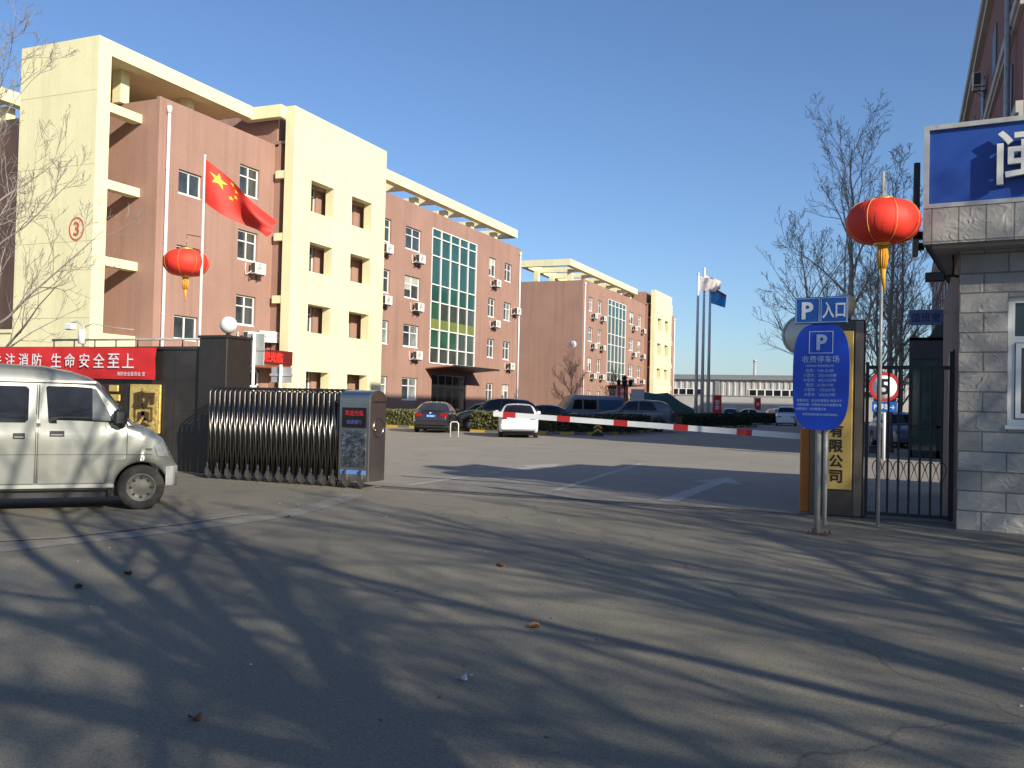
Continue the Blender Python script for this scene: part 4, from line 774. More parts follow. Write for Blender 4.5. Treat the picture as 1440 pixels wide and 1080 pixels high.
# ------------------------------------------------------------------ vehicles
def lerp(P,x):
    if x<=P[0][0]: return P[0][1]
    for (a,c),(b_,d) in zip(P,P[1:]):
        if x<=b_: return c+(d-c)*(x-a)/(b_-a) if b_>a else d
    return P[-1][1]
class Car:
    """local x forward, y left; lower body and cabin lofted from cross-sections"""
    def __init__(s,label,cat,loc,rz,paint,deck,roof,half,bottom,axles,rw,wr,belt_in=.94,group=None,name='parked_car',crown=.03,rim=None,tw=.19):
        s.deck,s.roof,s.half,s.bottom,s.axles,s.rw,s.wr,s.bi=deck,roof,half,bottom,axles,rw,wr,belt_in
        s.t=thing(name,label,cat,loc,rz,group); s.paint=paint; s.zr=max(z for _,z in roof)
        x0,x1=deck[0][0],deck[-1][0]; xs=set(x0+(x1-x0)*k/44 for k in range(45))|set(x for x,_ in deck)
        ra=rw*1.13
        for a in axles: xs|=set(a+ra*math.cos(math.pi*k/14) for k in range(15))|{a-ra-.004,a+ra+.004}
        xs=sorted(xs); b=MB(); G_=[]
        for x in xs:
            zd=lerp(deck,x); zb=lerp(bottom,x); W=lerp(half,x)
            for a in axles:
                if abs(x-a)<=ra: zb=max(zb,rw+math.sqrt(max(0,ra*ra-(x-a)**2)))
            zb=min(zb,zd-.05); zs=max(zb+.01,zd-.17); zm=lambda f: zb+(zs-zb)*f
            half_=[(0,zd+crown),(.55*W,zd+crown*.75),(.84*W,zd+.004),(.95*W,zd-.035),(.99*W,zd-.09),(W,zs),(1.005*W,zm(.66)),(W,zm(.33)),(.985*W,zm(.1)),(.955*W,zb)]
            G_.append([(x,y,z) for y,z in half_]+[(x,-y,z) for y,z in half_[::-1]])
        b.grid(G_,flip=False); n=len(G_[0])
        b.add(G_[0],[tuple(range(n))]); b.add(G_[-1],[tuple(range(n-1,-1,-1))])
        # cabin
        r0_,r1_=roof[0][0],roof[-1][0]; xr=sorted(set(r0_+(r1_-r0_)*k/30 for k in range(31))|set(x for x,_ in roof)); G_=[]
        for x in xr:
            zt=lerp(roof,x); zb=min(lerp(deck,x)-.03,zt-.005); q=lambda f:(s.yb(x,zb+(zt-zb)*f),zb+(zt-zb)*f)
            yt=s.yb(x,zt); hh=[q(0),q(.35),q(.7),(s.yb(x,zt-.05) if zt-.05>zb else yt,max(zb,zt-.05)),(yt-.035,zt-.012),(yt*.8,zt+.012),(yt*.4,zt+.03),(0,zt+.035)]
            G_.append([(x,y,z) for y,z in hh]+[(x,-y,z) for y,z in hh[-2::-1]])
        b.grid(G_,flip=True); s.body=b.build('body',paint,s.t)
        m=MB(); m.box(x0+.25,x1-.25,-.5*lerp(half,0)*1.5,.75*lerp(half,0),.17,.30); m.build('underbody',BLACK,s.t)
        T_=MB(); T_.lathe([(rw*.60,-tw/2),(rw*.93,-tw/2),(rw,-tw*.36),(rw,tw*.36),(rw*.93,tw/2),(rw*.60,tw/2)],28,0,(0,0,0),'y'); tm=T_.mesh('wheel',RUBBER)
        Q=MB(); Q.lathe([(rw*.62,-tw*.50),(rw*.57,-tw*.52),(rw*.53,-tw*.34),(rw*.30,-tw*.40),(rw*.16,-tw*.50),(.001,-tw*.50)],24,0,(0,0,0),'y'); Q.lathe([(.001,tw*.5),(rw*.16,tw*.5),(rw*.30,tw*.4),(rw*.53,tw*.34),(rw*.57,tw*.52),(rw*.62,tw*.5)],24,0,(0,0,0),'y')
        for k in range(8):
            a=2*math.pi*k/8
            for sg in (-1,1): Q.lathe([(.001,0),(rw*.065,0),(rw*.065,.003),(.001,.003)],8,1,(rw*.42*math.cos(a),sg*tw*.385-.0015,rw*.42*math.sin(a)),'y')
        qm=Q.mesh('rim',[rim or mat('wheel_rim',(.34,.34,.34),.4,.7,var=.2,vs=9,stain=(.15,.13,.11),sts=5,sta=.5),BLACK])
        for a in axles:
            for sg in (-1,1):
                o=inst(tm,'wheel',s.t,(a,sg*(lerp(half,a)-tw/2-.015),rw)); inst(qm,'rim',o)
    def yb(s,x,z):
        zb=lerp(s.deck,x); f=max(0,min(1,(z-zb)/max(.05,s.zr-zb))); wb=lerp(s.half,x)*s.bi; return wb+(s.wr-wb)*f**1.25
    def yside(s,x,z):
        zd=lerp(s.deck,x); W=lerp(s.half,x)
        if z>=zd-.03: return s.yb(x,z)
        P=[(zd-.17,W),(zd-.09,.99*W),(zd-.035,.95*W)]; return lerp(P,z) if z>zd-.17 else W*1.003
    def side_patch(s,name,lo,up,m,off=.008,parent=None,n=10,sides=(-1,1),sm=True):
        for sg in sides:
            b=MB(); G_=[]
            for i in range(len(lo)-1):
                for k in range(4):
                    f=k/4; 
                    a=(lo[i][0]+(lo[i+1][0]-lo[i][0])*f,lo[i][1]+(lo[i+1][1]-lo[i][1])*f); c=(up[i][0]+(up[i+1][0]-up[i][0])*f,up[i][1]+(up[i+1][1]-up[i][1])*f); G_.append((a,c))
            G_.append((lo[-1],up[-1])); rows=[]
            for a,c in G_:
                rows.append([(a[0]+(c[0]-a[0])*j/n, sg*(s.yside(a[0]+(c[0]-a[0])*j/n,a[1]+(c[1]-a[1])*j/n)+off), a[1]+(c[1]-a[1])*j/n) for j in range(n+1)])
            b.grid(rows,sm=sm,flip=(sg<0))
            # rim down to the body
            edge=[r[0] for r in rows]+rows[-1][1:]+[r[-1] for r in rows[::-1]][1:]+rows[0][::-1][1:-1]
            k=len(edge); b.add(edge+[(x,y-sg*(off+.006),z) for x,y,z in edge],[((i,(i+1)%k,k+(i+1)%k,k+i) if sg>0 else (i,k+i,k+(i+1)%k,(i+1)%k)) for i in range(k)])
            o=b.build(name,m,parent or s.t)
        return o
    def end_glass(s,name,xa,xb,m,inset=.07,off=.008):
        """windscreen or rear glass lying on the roof outline between xa and xb"""
        rows=[]; fwd=1 if xa>0 or xb>xa else -1
        for i in range(9):
            x=xa+(xb-xa)*i/8; z=lerp(s.roof,x); dz=(lerp(s.roof,x+.02)-lerp(s.roof,x-.02))/.04; nv=Vector((-dz,0,1)).normalized(); y=s.yb(x,z)-inset; rows.append([Vector((x,y*(j/4-1),z+.032*(1-abs(j/4-1)**2)))+nv*off for j in range(9)])
        b=MB(); b.grid(rows,flip=(xa>xb)); return b.build(name,m,s.t)
def solid(paint,c): return c
def lamp_box(c,name,x0,x1,y,z,w,h,m,b=.02):
    for sg in (-1,1): 
        q=MB(); q.bbox(x0,x1,min(sg*(y-w/2),sg*(y+w/2)),max(sg*(y-w/2),sg*(y+w/2)),z-h/2,z+h/2,b); q.build(name,m,c.t)
TAIL=mat('tail_lamp',(.26,.010,.016),.15,var=.15,vs=9); HEADL=mat('head_lamp',(.24,.25,.26),.10,.2,var=.25,vs=14)
# --- silver minivan in the foreground
SIL=mat('silver_paint',(.27,.275,.25),.36,.55,var=.05,vs=2,coat=.4,stain=(.19,.185,.15),sts=1.4,sta=.6,bump=.02,bs=6)
a_=R(41.5); left=Vector((-math.cos(a_),math.sin(a_))); V0=Vector((-9.11,9.19))+left*.715
van=Car('silver minivan with dark windows driving past at the left edge of the road','minivan',(V0.x,V0.y,0),R(48.5),SIL,
  deck=[(-3.2,1.02),(-3.1,1.13),(-.6,1.14),(-.2,1.135),(0,1.07),(.16,.995),(.27,.90),(.34,.76),(.42,.62),(.45,.50),(.46,.40)],
  roof=[(-3.15,1.13),(-3.05,1.55),(-2.9,1.74),(-2.5,1.80),(-1.65,1.82),(-1.18,1.805),(-.86,1.745),(-.66,1.68),(-.53,1.61),(-.40,1.46),(-.22,1.23),(-.10,1.09)],
  half=[(-3.2,.66),(-3.05,.72),(-.3,.735),(.0,.72),(.2,.68),(.34,.60),(.46,.50)],bottom=[(-3.2,.32),(-2.9,.27),(.25,.27),(.46,.30)],axles=(-2.36,0.),rw=.29,wr=.60,belt_in=.985,name='minivan',crown=.02,
  rim=mat('steel_rim',(.115,.11,.10),.6,.3,var=.25,vs=14,stain=(.10,.09,.075),sts=7,sta=.7),tw=.17)
d=van.side_patch('front_door',[(-1.20,.36),(-.95,.36),(-.45,.36),(-.40,.55),(-.33,.64),(-.19,.66)],[(-1.18,1.60),(-.95,1.605),(-.585,1.59),(-.47,1.47),(-.34,1.31),(-.19,1.13)],SIL,off=.010,n=16)
van.side_patch('sliding_door',[(-2.35,.66),(-2.0,.60),(-1.6,.36),(-1.245,.36)],[(-2.35,1.60),(-2.0,1.605),(-1.6,1.605),(-1.225,1.60)],SIL,off=.010,n=16)
van.side_patch('front_door_glass',[(-1.10,1.125),(-1.085,1.11),(-.80,1.105),(-.62,1.10),(-.33,1.09)],[(-1.14,1.56),(-1.12,1.575),(-.80,1.575),(-.63,1.565),(-.565,1.545)],GLASSD,off=.013)
van.side_patch('quarter_glass',[(-.60,1.103),(-.34,1.098)],[(-.612,1.556),(-.565,1.538)],mat('quarter_pane',(.13,.14,.14),.12,var=.3),off=.0155,n=8)
van.side_patch('side_glass',[(-2.2,1.15),(-2.17,1.115),(-1.36,1.115),(-1.325,1.15)],[(-2.2,1.53),(-2.17,1.565),(-1.36,1.565),(-1.325,1.53)],GLASSD,off=.0135)
van.side_patch('side_glass',[(-3.0,1.15),(-2.97,1.12),(-2.45,1.12),(-2.42,1.15)],[(-2.9,1.53),(-2.87,1.56),(-2.45,1.56),(-2.42,1.53)],GLASSD,off=.0115)
van.end_glass('windscreen',-.17,-.50,GLASSD)
SEAM=mat('panel_seam',(.05,.05,.047),.6)
def bandp(z0,z1,xa,xb,m,name,off): van.side_patch(name,[(xa+(xb-xa)*k/6,z0) for k in range(7)],[(xa+(xb-xa)*k/6,z1) for k in range(7)],m,off=off,n=2)
van.side_patch('headlight',[(.19,.70),(.345,.675)],[(.15,.82),(.255,.895)],HEADL,off=.012,n=6)
bandp(.715,.722,-3.0,.12,SEAM,'body_crease',.0125)
bandp(1.622,1.650,-3.0,-.57,SIL,'roof_gutter',.022); bandp(1.612,1.621,-3.0,-.56,SEAM,'gutter_seam',.012)
bandp(.30,.345,-2.0,-.33,mat('dull_sill',(.36,.36,.34),.45,.4,var=.12),'sill',.012)
for (xa,za,zb_) in ((-.186,.66,1.12),(-1.236,.37,1.59),(-1.212,.37,1.59)): van.side_patch('door_seam',[(xa-.005,za),(xa+.005,za)],[(xa-.005,zb_),(xa+.005,zb_)],SEAM,off=.0125)
van.side_patch('fuel_flap',[(-1.19,.40),(-1.02,.40)],[(-1.19,.60),(-1.05,.60)],SIL,off=.0145,sides=(-1,),n=4)
for (x,z,w_) in ((-1.0,.985,.165),(-1.42,.955,.13)):
    for sg in (-1,1):
        y=van.yside(x,z)+.010; q=MB(); q.bbox(x-w_/2,x+w_/2,min(sg*y,sg*(y+.006)),max(sg*y,sg*(y+.006)),z-.042,z+.03,.002); h=q.build('door_handle',BLACK,van.t); q=MB(); q.bbox(x-w_/2+.01,x+w_/2-.01,min(sg*(y+.006),sg*(y+.026)),max(sg*(y+.006),sg*(y+.026)),z-.03,z-.006,.006); q.build('grip',mat('chrome_grip',(.45,.44,.42),.25,.8),h)
for sg in (-1,1):
    q=MB(); q.bbox(-.36,-.20,min(sg*.76,sg*.90),max(sg*.76,sg*.90),1.09,1.30,.035); h=q.build('wing_mirror',mat('black_plastic',(.02,.02,.021),.5,var=.1),van.t); q=MB(); q.bbox(-.30,-.22,min(sg*.70,sg*.78),max(sg*.70,sg*.78),1.06,1.13,.015); q.build('arm',BLACK,h)
    q=MB(); q.bbox(-.40,-.36,min(sg*.56,sg*.72),max(sg*.56,sg*.72),.16,.44,.01); q.build('mud_flap',RUBBER,van.t)
q=MB(); q.slab([(.30,-.635,.29),(.40,-.575,.29),(.465,-.46,.29),(.485,0,.29),(.465,.46,.29),(.40,.575,.29),(.30,.635,.29)],(0,0,.27)); q.build('bumper',mat('bumper_grey',(.34,.34,.335),.45,.2,var=.1,vs=4),van.t,bevel=.02)
q=MB(); q.bbox(.05,.12,-.737,-.727,.78,.80,.002); q.build('side_repeater',mat('repeater_grey',(.12,.11,.09),.3),van.t)
q=MB(); q.box(-3.0,-.4,-.62,.62,.17,.28); q.build('chassis',BLACK,van.t)
# --- saloons and the rest
def saloon(label,cat,x,y,rz,paint,plate=None,h=1.46,L=4.6,hatch=False,group='cars parked in the courtyard',W=.88,tail=True):
    k=L/4.6; sgm=h-1.46
    dk=[(-2.3*k,.42),(-2.29*k,.80+sgm*.5),(-2.2*k,.97+sgm*.6),(-1.6*k,1.01+sgm*.6),(.95*k,.96+sgm*.6),(1.5*k,.90+sgm*.6),(2.05*k,.76+sgm*.6),(2.24*k,.62+sgm*.4),(2.3*k,.42)]
    rf=[(-2.15*k,1.0+sgm*.6),(-1.85*k,1.22+sgm),(-1.45*k,1.40+sgm),(-.6*k,1.45+sgm),(.0,1.44+sgm),(.45*k,1.36+sgm),(1.15*k,.955+sgm*.6)] if hatch else [(-1.85*k,1.0+sgm*.6),(-1.55*k,1.16+sgm),(-1.05*k,1.39+sgm),(-.5*k,1.45+sgm),(.0,1.44+sgm),(.45*k,1.36+sgm),(1.15*k,.955+sgm*.6)]
    c=Car(label,cat,(x,y,0),rz,paint,dk,rf,[(-2.3*k,W*.80),(-2.1*k,W*.95),(-1.5*k,W),(1.2*k,W),(2.0*k,W*.92),(2.3*k,W*.72)],[(-2.3*k,.34),(-2.0*k,.24),(1.9*k,.22),(2.3*k,.28)],(-1.38*k,1.38*k),.32+sgm*.08,W*.64,group=group,belt_in=.95)
    zb=1.03+sgm*.6; zt=1.37+sgm
    c.side_patch('rear_door_glass',[(-1.25*k,zb),(-.22*k,zb-.02)],[(-.98*k,zt-.05),(-.25*k,zt)],GLASSD,off=.006,n=6)
    c.side_patch('front_door_glass',[(-.14*k,zb-.02),(.82*k,zb-.03)],[(-.17*k,zt),(.38*k,zt-.05)],GLASSD,off=.006,n=6)
    c.end_glass('windscreen',1.08*k,.50*k,GLASSD); 
    if hatch: c.end_glass('rear_glass',-2.12*k,-1.52*k,GLASSD,inset=.10,off=.03)
    else: c.end_glass('rear_glass',-1.80*k,-1.12*k,mat('rear_screen',(.035,.037,.04),.10,var=.3),inset=.10)
    if tail: lamp_box(c,'tail_lamp',-2.31*k,-2.12*k,W*.68,.84+sgm*.5,.36,.17,TAIL)
    lamp_box(c,'headlight',1.98*k,2.235*k,W*.62,.66+sgm*.5,.38,.14,HEADL)
    q=MB(); q.bbox(-2.36*k,-2.1*k,-W*.90,W*.90,.34,.62,.06); q.build('rear_bumper',paint,c.t); q=MB(); q.bbox(2.05*k,2.35*k,-W*.84,W*.84,.25,.52,.06); q.build('front_bumper',paint,c.t)
    q=MB(); q.bbox(-2.345*k,-2.2*k,-W*.8,W*.8,.26,.335,.02); q.build('diffuser',BLACK,c.t)
    for sg in (-1,1): q=MB(); q.bbox(.72*k,.86*k,min(sg*(W-.01),sg*(W+.17)),max(sg*(W-.01),sg*(W+.17)),zb-.02,zb+.12,.025); q.build('wing_mirror',paint,c.t)
    if plate:
        q=MB(); q.box(-2.335*k,-2.29*k,-.22,.22,.73+sgm*.5,.87+sgm*.5); p=q.build('licence_plate',mat('blue_plate',(.02,.10,.42),.4),c.t); text(plate,.09,.38,WTEXT,p,(-2.338*k,0,.80+sgm*.5),(R(90),0,R(-90)),ext=.003,bold=.01)
        q=MB(); q.lathe([(.05,-.01),(.05,.0),(.001,.0)],16,0,(-2.315*k,0,.945+sgm*.5),'x'); q.build('badge',mat('chrome_grip',(0,0,0)),c.t)
    return c
GREYP=mat('dark_grey_paint',(.035,.033,.034),.22,.3,var=.08,coat=.6); WHITEC=mat('white_car_paint',(.74,.75,.76),.25,var=.05,vs=2,coat=.5); BLKP=mat('black_car_paint',(.014,.014,.017),.18,coat=.7); TEALP=mat('teal_car_paint',(.03,.09,.12),.25,.2,coat=.5); NAVY=mat('navy_car_paint',(.012,.02,.055),.2,coat=.6); GREYC=mat('grey_car_paint',(.12,.125,.145),.3,.5,coat=.4); BLUEC=mat('pale_blue_car',(.16,.22,.34),.3,.3,coat=.4)
hx,hy=-math.sin(R(22)),math.cos(R(22))
saloon('dark grey saloon with blue licence plate seen from behind at the left hedge','car',-20.5+hx*2.3,38.6+hy*2.3,R(111),GREYP,'京 838L9',h=1.47,L=4.8)
saloon('white car seen from behind, partly behind the boom barrier tip','car',-15.3+hx*2.3,36.6+hy*2.3,R(113.5),WHITEC,None,h=1.46,L=4.5,hatch=True,tail=False)
wc_=[o for o in bpy.data.objects if o.get('label','').startswith('white car seen')][0]
for sg in (-1,1): q=MB(); q.bbox(-2.27,-2.08,min(sg*.50,sg*.74),max(sg*.50,sg*.74),.80,.885,.02); q.build('tail_lamp',TAIL,wc_)
saloon('teal hatchback behind the hedge, right of the dark grey saloon','car',-20.9,45.3,R(195),TEALP,h=1.47,L=4.1,hatch=True)
saloon('tall black off-roader behind the hedge beside the white car','car',-19.5,43.9,R(205),BLKP,h=1.72,L=4.5,hatch=True)
saloon('dark blue saloon low behind the white car and the bare shrub','car',-19.6,50.4,R(200),NAVY,h=1.44,L=4.5)
saloon('grey people carrier with dark side windows above the hedge','car',-14.9,53.9,R(196),GREYC,h=1.86,L=4.7,hatch=True)
saloon('white off-roader facing the camera at the right end of the yard, behind the blue sign','car',-10.3,90.3,R(-84),WHITEC,h=1.8,L=4.6,hatch=True,W=.95)
saloon('dark blue car parked by the pale yard wall','car',-19.5,113.5,R(-80),NAVY,h=1.5); saloon('white car parked below the small red banner','car',-18.0,116.5,R(-170),WHITEC,h=1.5); saloon('white hatchback at the far right of the yard wall','car',-14.6,119,R(-60),WHITEC,h=1.6,hatch=True)
saloon('pale blue car behind the speed limit sign, seen through the side gate','car',-.2,43.5,R(-75),BLUEC,h=1.5,L=4.4)
# minibus
mb_=Car('grey and blue minibus parked behind the centre hedge','minibus',(-19.0,57.0,0),R(222),mat('minibus_paint',(.22,.24,.27),.35,.3,var=.1,vs=1.5),
  deck=[(-2.5,1.0),(-2.45,1.12),(1.6,1.12),(1.9,1.05),(2.3,.92),(2.45,.6),(2.5,.42)],roof=[(-2.48,1.12),(-2.4,1.9),(-2.1,2.08),(1.0,2.10),(1.25,2.0),(1.75,1.35),(1.95,1.05)],half=[(-2.5,.8),(-2.3,.86),(1.8,.86),(2.5,.66)],bottom=[(-2.5,.34),(2.5,.34)],axles=(-1.5,1.6),rw=.33,wr=.74,belt_in=.985,name='minibus',group='vans and buses in the courtyard')
mb_.end_glass('windscreen',1.82,1.28,mat('windscreen_reflection',(.14,.10,.075),.12,var=.4,vs=2))  # brown is a reflection on the glass, put into its base colour
for (a,c) in ((-.35,.55),(.65,1.35)): mb_.side_patch('side_glass',[(a,1.22),(c,1.22)],[(a,1.82),(min(c,1.18),1.82)],GLASSD,off=.008,n=5)
mb_.side_patch('side_panel',[(-2.25,1.18),(-.5,1.18)],[(-2.25,1.85),(-.5,1.85)],mat('minibus_blue',(.04,.10,.20),.35,var=.1),off=.008,n=5)
lamp_box(mb_,'headlight',2.2,2.47,.55,.78,.3,.18,HEADL); q=MB(); q.bbox(2.35,2.58,-.75,.75,.35,.6,.05); q.build('bumper',GREYM,mb_.t)
# tarpaulin-covered lorry
T=thing('covered_lorry','flat lorry with a sloping teal tarpaulin cover beside the tall flagpoles','lorry',(-19.2,78,0),R(17)); TARP=mat('teal_tarpaulin',(.03,.085,.085),.7,var=.25,vs=1.2,bump=.4,bs=3)
rows=[]
for i in range(17):
    x=-2.7+i*5.6/16; top=2.62 if x<.5 else 2.62-(x-.5)*.62; top+=.05*math.sin(x*3)
    rows.append([(x,-1.1,.85),(x,-1.08,top*.75),(x,-.95+.03*math.sin(x*7),top-.12),(x,-.5,top),(x,0,top+.04),(x,.5,top),(x,.95,top-.12),(x,1.08,top*.75),(x,1.1,.85)])
b=MB(); b.grid(rows); b.add(rows[0],[tuple(range(9))]); b.add(rows[-1],[tuple(range(8,-1,-1))]); b.build('tarpaulin',TARP,T)
b=MB(); b.box(-2.8,3.0,-1.1,1.1,.6,.86); b.build('bed',mat('rusty_bracket',(0,0,0)),T); b=MB(); b.bbox(-3.9,-2.85,-1.0,1.0,.5,2.3,.12); b.build('cab',mat('lorry_orange',(.40,.12,.05),.5,var=.1),T); b=MB(); b.box(-3.2,-3.0,-1.01,-1.004,1.5,2.0); b.box(-3.75,-3.25,-1.01,-1.004,1.45,2.05); b.build('cab_glass',GLASSD,T)
w_=MB(); w_.lathe([(.001,-.13),(.42,-.13),(.45,-.1),(.45,.1),(.42,.13),(.001,.13)],20,0,(0,0,0),'y'); wm3=w_.mesh('wheel',RUBBER)
for x in (-3.3,1.2,2.3):
    for y in (-.93,.93): inst(wm3,'wheel',T,(x,y,.45))
# ------------------------------------------------------------------ hedges with kerbs
HEDG=mat('hedge_leaf',(.075,.080,.018),.6,var=.45,vs=3,stain=(.12,.10,.03),sts=2,sta=.6); HEDG_SHADE=mat('shaded_hedge_leaf',(.030,.042,.016),.6,var=.45,vs=3,stain=(.06,.05,.02),sts=2,sta=.5)  # second leaf repeats the first with shade painted into its colour
def hedge(label,P,w,h,m,n,seed,ls=.07):
    """P: centre line; leaves scattered through the outer shell of the run, twigs inside"""
    rd=random.Random(seed); x0,y0=P[0]; t=thing('hedge',label,'hedge',(x0,y0,0),0,'clipped hedges'); b=MB(); seg=[(Vector(P[i+1])-Vector(P[i])).length for i in range(len(P)-1)]; Lt=sum(seg)
    def pt(s_):
        for i,l in enumerate(seg):
            if s_<=l or i==len(seg)-1:
                a=Vector(P[i]); d=(Vector(P[i+1])-a).normalized(); return a+d*s_-Vector((x0,y0)),Vector((-d.y,d.x))
            s_-=l
    for k in range(n):
        s_=rd.uniform(0,Lt); c,nv=pt(s_); f=rd.random()
        if f<.42: o=rd.uniform(-.5,.5)*w; z=h-abs(rd.gauss(0,.06))
        else: o=(1 if rd.random()<.5 else -1)*(w/2-abs(rd.gauss(0,.06))); z=rd.uniform(.12,h)
        z+=.05*math.sin(s_*1.7)+.03*math.sin(s_*5.3); p=Vector((c.x+nv.x*o,c.y+nv.y*o,z)); 
        if s_<.15 or s_>Lt-.15: pass
        d1=Vector((rd.gauss(0,1),rd.gauss(0,1),rd.gauss(0,1))).normalized(); d2=d1.orthogonal().normalized(); q=ls*rd.uniform(.6,1.4); b.add([p-d1*q,p+d2*q*.6,p+d1*q,p-d2*q*.6],[(0,1,2,3)])
    b.build('foliage',m,t); g=MB(); k=int(Lt/.35)
    for i in range(k):
        c,nv=pt((i+.5)*Lt/k); g.tube([(c.x,c.y,0),(c.x+nv.x*rd.uniform(-.2,.2),c.y+nv.y*rd.uniform(-.2,.2),h*.9)],[.02,.006],5)
    g.build('stem',BARKR,t)
    core=MB()
    for i in range(len(P)-1):
        a=Vector(P[i]);c=Vector(P[i+1]); d=(c-a).normalized(); nv=Vector((-d.y,d.x))*(w/2-.16); a-=Vector((x0,y0)); c-=Vector((x0,y0)); core.slab([(*(a-nv),.15),(*(c-nv),.15),(*(c+nv),.15),(*(a+nv),.15)],(0,0,h-.30))
    core.build('inner_foliage',m,t)
    return t
hedge('sunlit clipped hedge left of and behind the dark grey saloon',[(-34,46.4),(-26.5,45.3),(-21.0,44.4)],1.1,.95,HEDG,5200,1)
hedge('dull clipped hedge between the dark grey saloon and the white car',[(-20.0,42.6),(-17.2,42.0)],1.2,1.0,HEDG,2600,2)
hedge('long dark hedge in shade behind the middle of the boom barrier',[(-16.6,43.0),(-14.2,46.2),(-14.6,55.0)],1.5,.95,HEDG_SHADE,6500,3,.085)
hedge('dark hedge in shade below the three tall flagpoles',[(-15.2,64.5),(-12.6,78.2)],2.0,1.0,HEDG_SHADE,5200,4,.10)
hedge('short dark hedge just right of the flagpoles, beyond the long dark hedge',[(-14.0,88.5),(-11.9,94.0)],2.0,1.05,HEDG_SHADE,2600,5,.11)
KY=mat('kerb_yellow',(.60,.36,.05),.7,var=.15,vs=3,stain=(.3,.22,.1),sts=3,sta=.5); KB=mat('kerb_grey',(.16,.15,.14),.8,var=.15)
def kerb(P):
    b=MB(); i=0
    for a,c in zip(P,P[1:]):
        a=Vector(a);c=Vector(c);L_=(c-a).length;d=(c-a).normalized();nv=Vector((-d.y,d.x))*.07;n=max(1,int(L_/.75))
        for k in range(n): p=a+d*L_*k/n; q=a+d*L_*(k+1)/n; b.slab([(*(p-nv),0),(*(q-nv),0),(*(q+nv),0),(*(p+nv),0)],(0,0,.13),i%2); i+=1
    struct(b.build('kerb',[KY,KB]))
kerb([(-34,45.5),(-26.4,44.5),(-20.9,43.6)]); kerb([(-20.0,41.8),(-16.6,41.5),(-13.7,45.4),(-13.6,55)]); kerb([(-14.0,64.4),(-11.3,78.2)])
# ------------------------------------------------------------------ bare winter trees
def tree(label,loc,seed,h,r,limbs=12,spread=55,start=.3,levels=3,limb_len=.45,up=.25,m=None,fork=0,cat='tree',name='bare_tree',group=None,twig=.006,dens=1.0,lean=(0,0),nseg=5,limbr=.42):
    rd=random.Random(seed); t=thing(name,label,cat,loc,0,group); tr=MB(); cr_=MB(); m=m or BARK
    def wander(p,d,L,n,amt,upw):
        P=[p.copy()]; d=d.normalized()
        for i in range(n):
            d=(d+Vector((rd.gauss(0,amt),rd.gauss(0,amt),rd.gauss(0,amt)+upw))).normalized(); p=p+d*L/n; P.append(p.copy())
        return P
    def branch(p,d,L,rad,lev):
        n=nseg if lev<2 else 3; P=wander(p,d,L,n,.10+.04*lev,up*.35 if lev else up*.12); rs=[max(twig*.7,rad*(1-.82*i/n)) for i in range(n+1)]
        cr_.tube(P,rs,6 if lev==0 else (4 if lev==1 else 3),cap=False)
        if lev>=levels: return
        k=max(2,int((7.5 if lev==0 else 6.0 if lev==1 else 4)*dens*(.75+.5*rd.random())))
        for j in range(k):
            f=.22+.78*(j+rd.random()*.8)/k; f=min(f,.97); i=min(int(f*n),n-1); q=P[i].lerp(P[i+1],f*n-i); ax_=(P[i+1]-P[i]).normalized(); o=ax_.orthogonal().normalized(); o=(Matrix.Rotation(rd.uniform(0,6.283),3,ax_)@o); a=R(rd.uniform(26,52)); branch(q,ax_*math.cos(a)+o*math.sin(a)+Vector((0,0,up*.3)),L*rd.uniform(.38,.62)*(1.08-.55*f),max(twig,rs[i]*.55),lev+1)
    Vh=Vector((0,0,0)); n=10; P=[Vector((lean[0]*(i/n)**1.3*h+rd.gauss(0,.012)*h*.3*(i>0),lean[1]*(i/n)**1.3*h+rd.gauss(0,.012)*h*.3*(i>0),h*i/n)) for i in range(n+1)]
    if fork: P=P[:int(n*fork)+1]
    N_=len(P)-1; rs=[r*(1.25 if i==0 else 1)*(1-(.9 if not fork else .35)*i/N_) for i in range(N_+1)]; tr.tube(P,rs,12); 
    for j in range(limbs):
        f=start+(1-start)*(j+.3)/limbs if not fork else .72+.28*j/limbs; i=min(int(f*N_),N_-1); q=P[i].lerp(P[i+1],f*N_-i); az=j*2.4+rd.uniform(-.5,.5); a=R(spread*rd.uniform(.75,1.2)*(1-.35*f if not fork else 1)); d=Vector((math.cos(az)*math.sin(a),math.sin(az)*math.sin(a),math.cos(a)))
        branch(q,d,h*limb_len*rd.uniform(.8,1.15)*(1.1-.6*f if not fork else 1),max(twig*2,rs[i]*limbr),0)
    tr.build('trunk',m,t); cr_.build('crown',m,t); return t
# in the yard behind the gate, right
tree('tallest bare tree behind the blue signs, nearest the road',(-1.95,36,0),11,11.2,.17,limbs=22,spread=44,start=.13,limb_len=.40,up=.30,group='bare trees on the right',twig=.007,dens=1.0)
tree('bare tree directly behind the right red lantern',(-.55,37.5,0),12,10.2,.14,limbs=17,spread=38,start=.16,limb_len=.34,up=.30,group='bare trees on the right',twig=.007,dens=1.0)
tree('leaning bare tree fanning out left of the right red lantern',(-2.9,37,0),13,7.6,.13,limbs=16,spread=50,start=.14,limb_len=.50,up=.26,lean=(-.12,0),group='bare trees on the right',twig=.007,dens=1.0)
for k,(x,y,h,s) in enumerate(((-.2,45,10,14),(-1.5,54,11,15),(-.6,63,11,16))):
    tree(f'{["nearest","middle","farthest"][k]} of the slim bare trees in line behind the speed limit sign',(x,y,0),s,h,.13,limbs=14,spread=38,start=.15,limb_len=.38,up=.3,group='bare trees on the right',twig=.010)
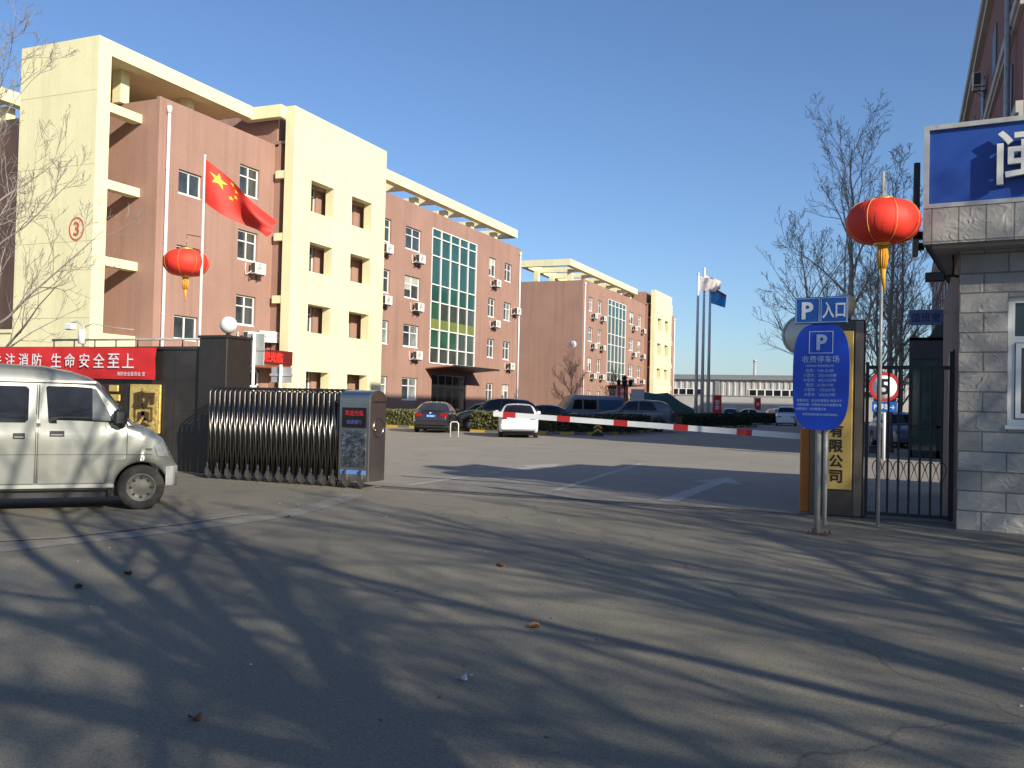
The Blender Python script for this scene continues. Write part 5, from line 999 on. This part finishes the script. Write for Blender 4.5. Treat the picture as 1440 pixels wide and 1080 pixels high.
tree('pale bare tree reaching in from the left over the cream fin',(-22.9,17.2,0),21,9.6,.13,limbs=19,spread=56,start=.16,limb_len=.47,up=.30,twig=.007,m=mat('silver_bark',(.28,.245,.205),.9,var=.2,vs=4),dens=.95,lean=(.03,0))
tree('small reddish bare tree against the plain end wall of building 6',(-25.3,72,0),31,4.6,.07,limbs=16,spread=48,start=.12,limb_len=.6,up=.3,m=BARKR,twig=.010,levels=2,dens=1.1)
tree('thin reddish bare sapling in front of the second entrance',(-24.2,80,0),32,3.9,.06,limbs=12,spread=44,start=.15,limb_len=.55,up=.3,m=BARKR,twig=.012,levels=2)
# street trees on the near side, out of frame to the right, whose shadows cross the road
WHERE=['beside the camera','second from the camera','third from the camera','fourth from the camera','fifth from the camera','sixth from the camera','last of the row','just behind the camera','in the second row near the camera','in the second row, farther right','at the end of the second row']
for k,(x,y,h,r_,fk,s,de) in enumerate(((2.9,.75,9.5,.21,.33,41,.72),(8.0,1.2,10.5,.20,.34,42,1.15),(12.8,2.6,11.5,.20,.36,43,1.3),(17.5,2.4,12.0,.2,.36,44,1.5),(23.0,2.0,13.0,.22,.36,45,1.5),(28.5,1.5,13.0,.22,.36,46,1.5),(34.,1.,13.0,.22,.36,51,1.3),(1.5,-3.2,11,.2,.35,47,.5),(7.,-4.2,12,.2,.35,48,.9),(13.,-5.0,12,.2,.35,49,1.2),(20.,-6.5,13,.2,.35,50,1.2))):
    tree(f'bare street tree on the near roadside, {WHERE[k]}',(x,y,0),s,h,r_,limbs=7,spread=44,fork=fk,limb_len=.62,up=.20,levels=2 if k in (0,7) else 3,group='bare street trees on the near side',twig=.010 if k not in (0,7) else .013,dens=de,limbr=.62)
# ------------------------------------------------------------------ litter
DL=mat('dry_leaf',(.22,.105,.05),.8,var=.3,vs=20)
def leaf(label,x,y,s,rz,m=DL,name='dry_leaf',cat='leaf'):
    rd=random.Random(int(x*100)); P=[]; n=10
    for i in range(n+1):
        f=i/n; wd=s*.42*math.sin(math.pi*min(1,f*1.02))**.8*(1+.25*(-1)**i); P.append([(s*(f-.5),wd*(j/2-1),.012+s*.10*abs(j/2-1)**1.5+.02*math.sin(f*5+j)+.006) for j in range(5)])
    P=[[tuple(q*.68 for q in v) for v in row] for row in P]; b=MB(); b.grid(P); o=b.build(name,m,None,(x,y,.0),rz); tag(o,label,cat)
leaf('curled brown dry leaf on the road below the sliding gate track',-3.39,7.79,.12,.4); leaf('largest orange dry leaf in the middle of the road',-2.26,5.79,.13,1.2); leaf('orange dry leaf near the bottom left corner of the road',-3.0,3.4,.10,.2); leaf('small brown leaf on the faded white road line',-7.1,9.6,.1,2.0)
leaf('dark dead leaf left of the thick trunk shadow',-5.92,5.86,.09,.6,mat('dead_leaf',(.06,.045,.035),.9)); leaf('flat dark leaf near the left edge of the road',-5.82,5.27,.10,1.9,mat('dead_leaf',(0,0,0)))
leaf('crumpled white paper scrap on the road near the bottom centre',-2.18,4.52,.10,.1,mat('paper_white',(.6,.6,.62),.8),'paper_scrap','litter')
rd=random.Random(8); b=MB()
for k in range(150):
    x,y=rd.uniform(-9,4),rd.uniform(2.6,13); s=rd.uniform(.003,.010); b.box(x-s,x+s*.6,y-s*.5,y+s*.5,0,s*.7,rd.choice((0,0,1,1,1,2)))
o=b.build('grit',[mat('grit_pale',(.5,.47,.42),.9),mat('grit_dark',(.08,.07,.06),.9),DL]); o['kind']='stuff'
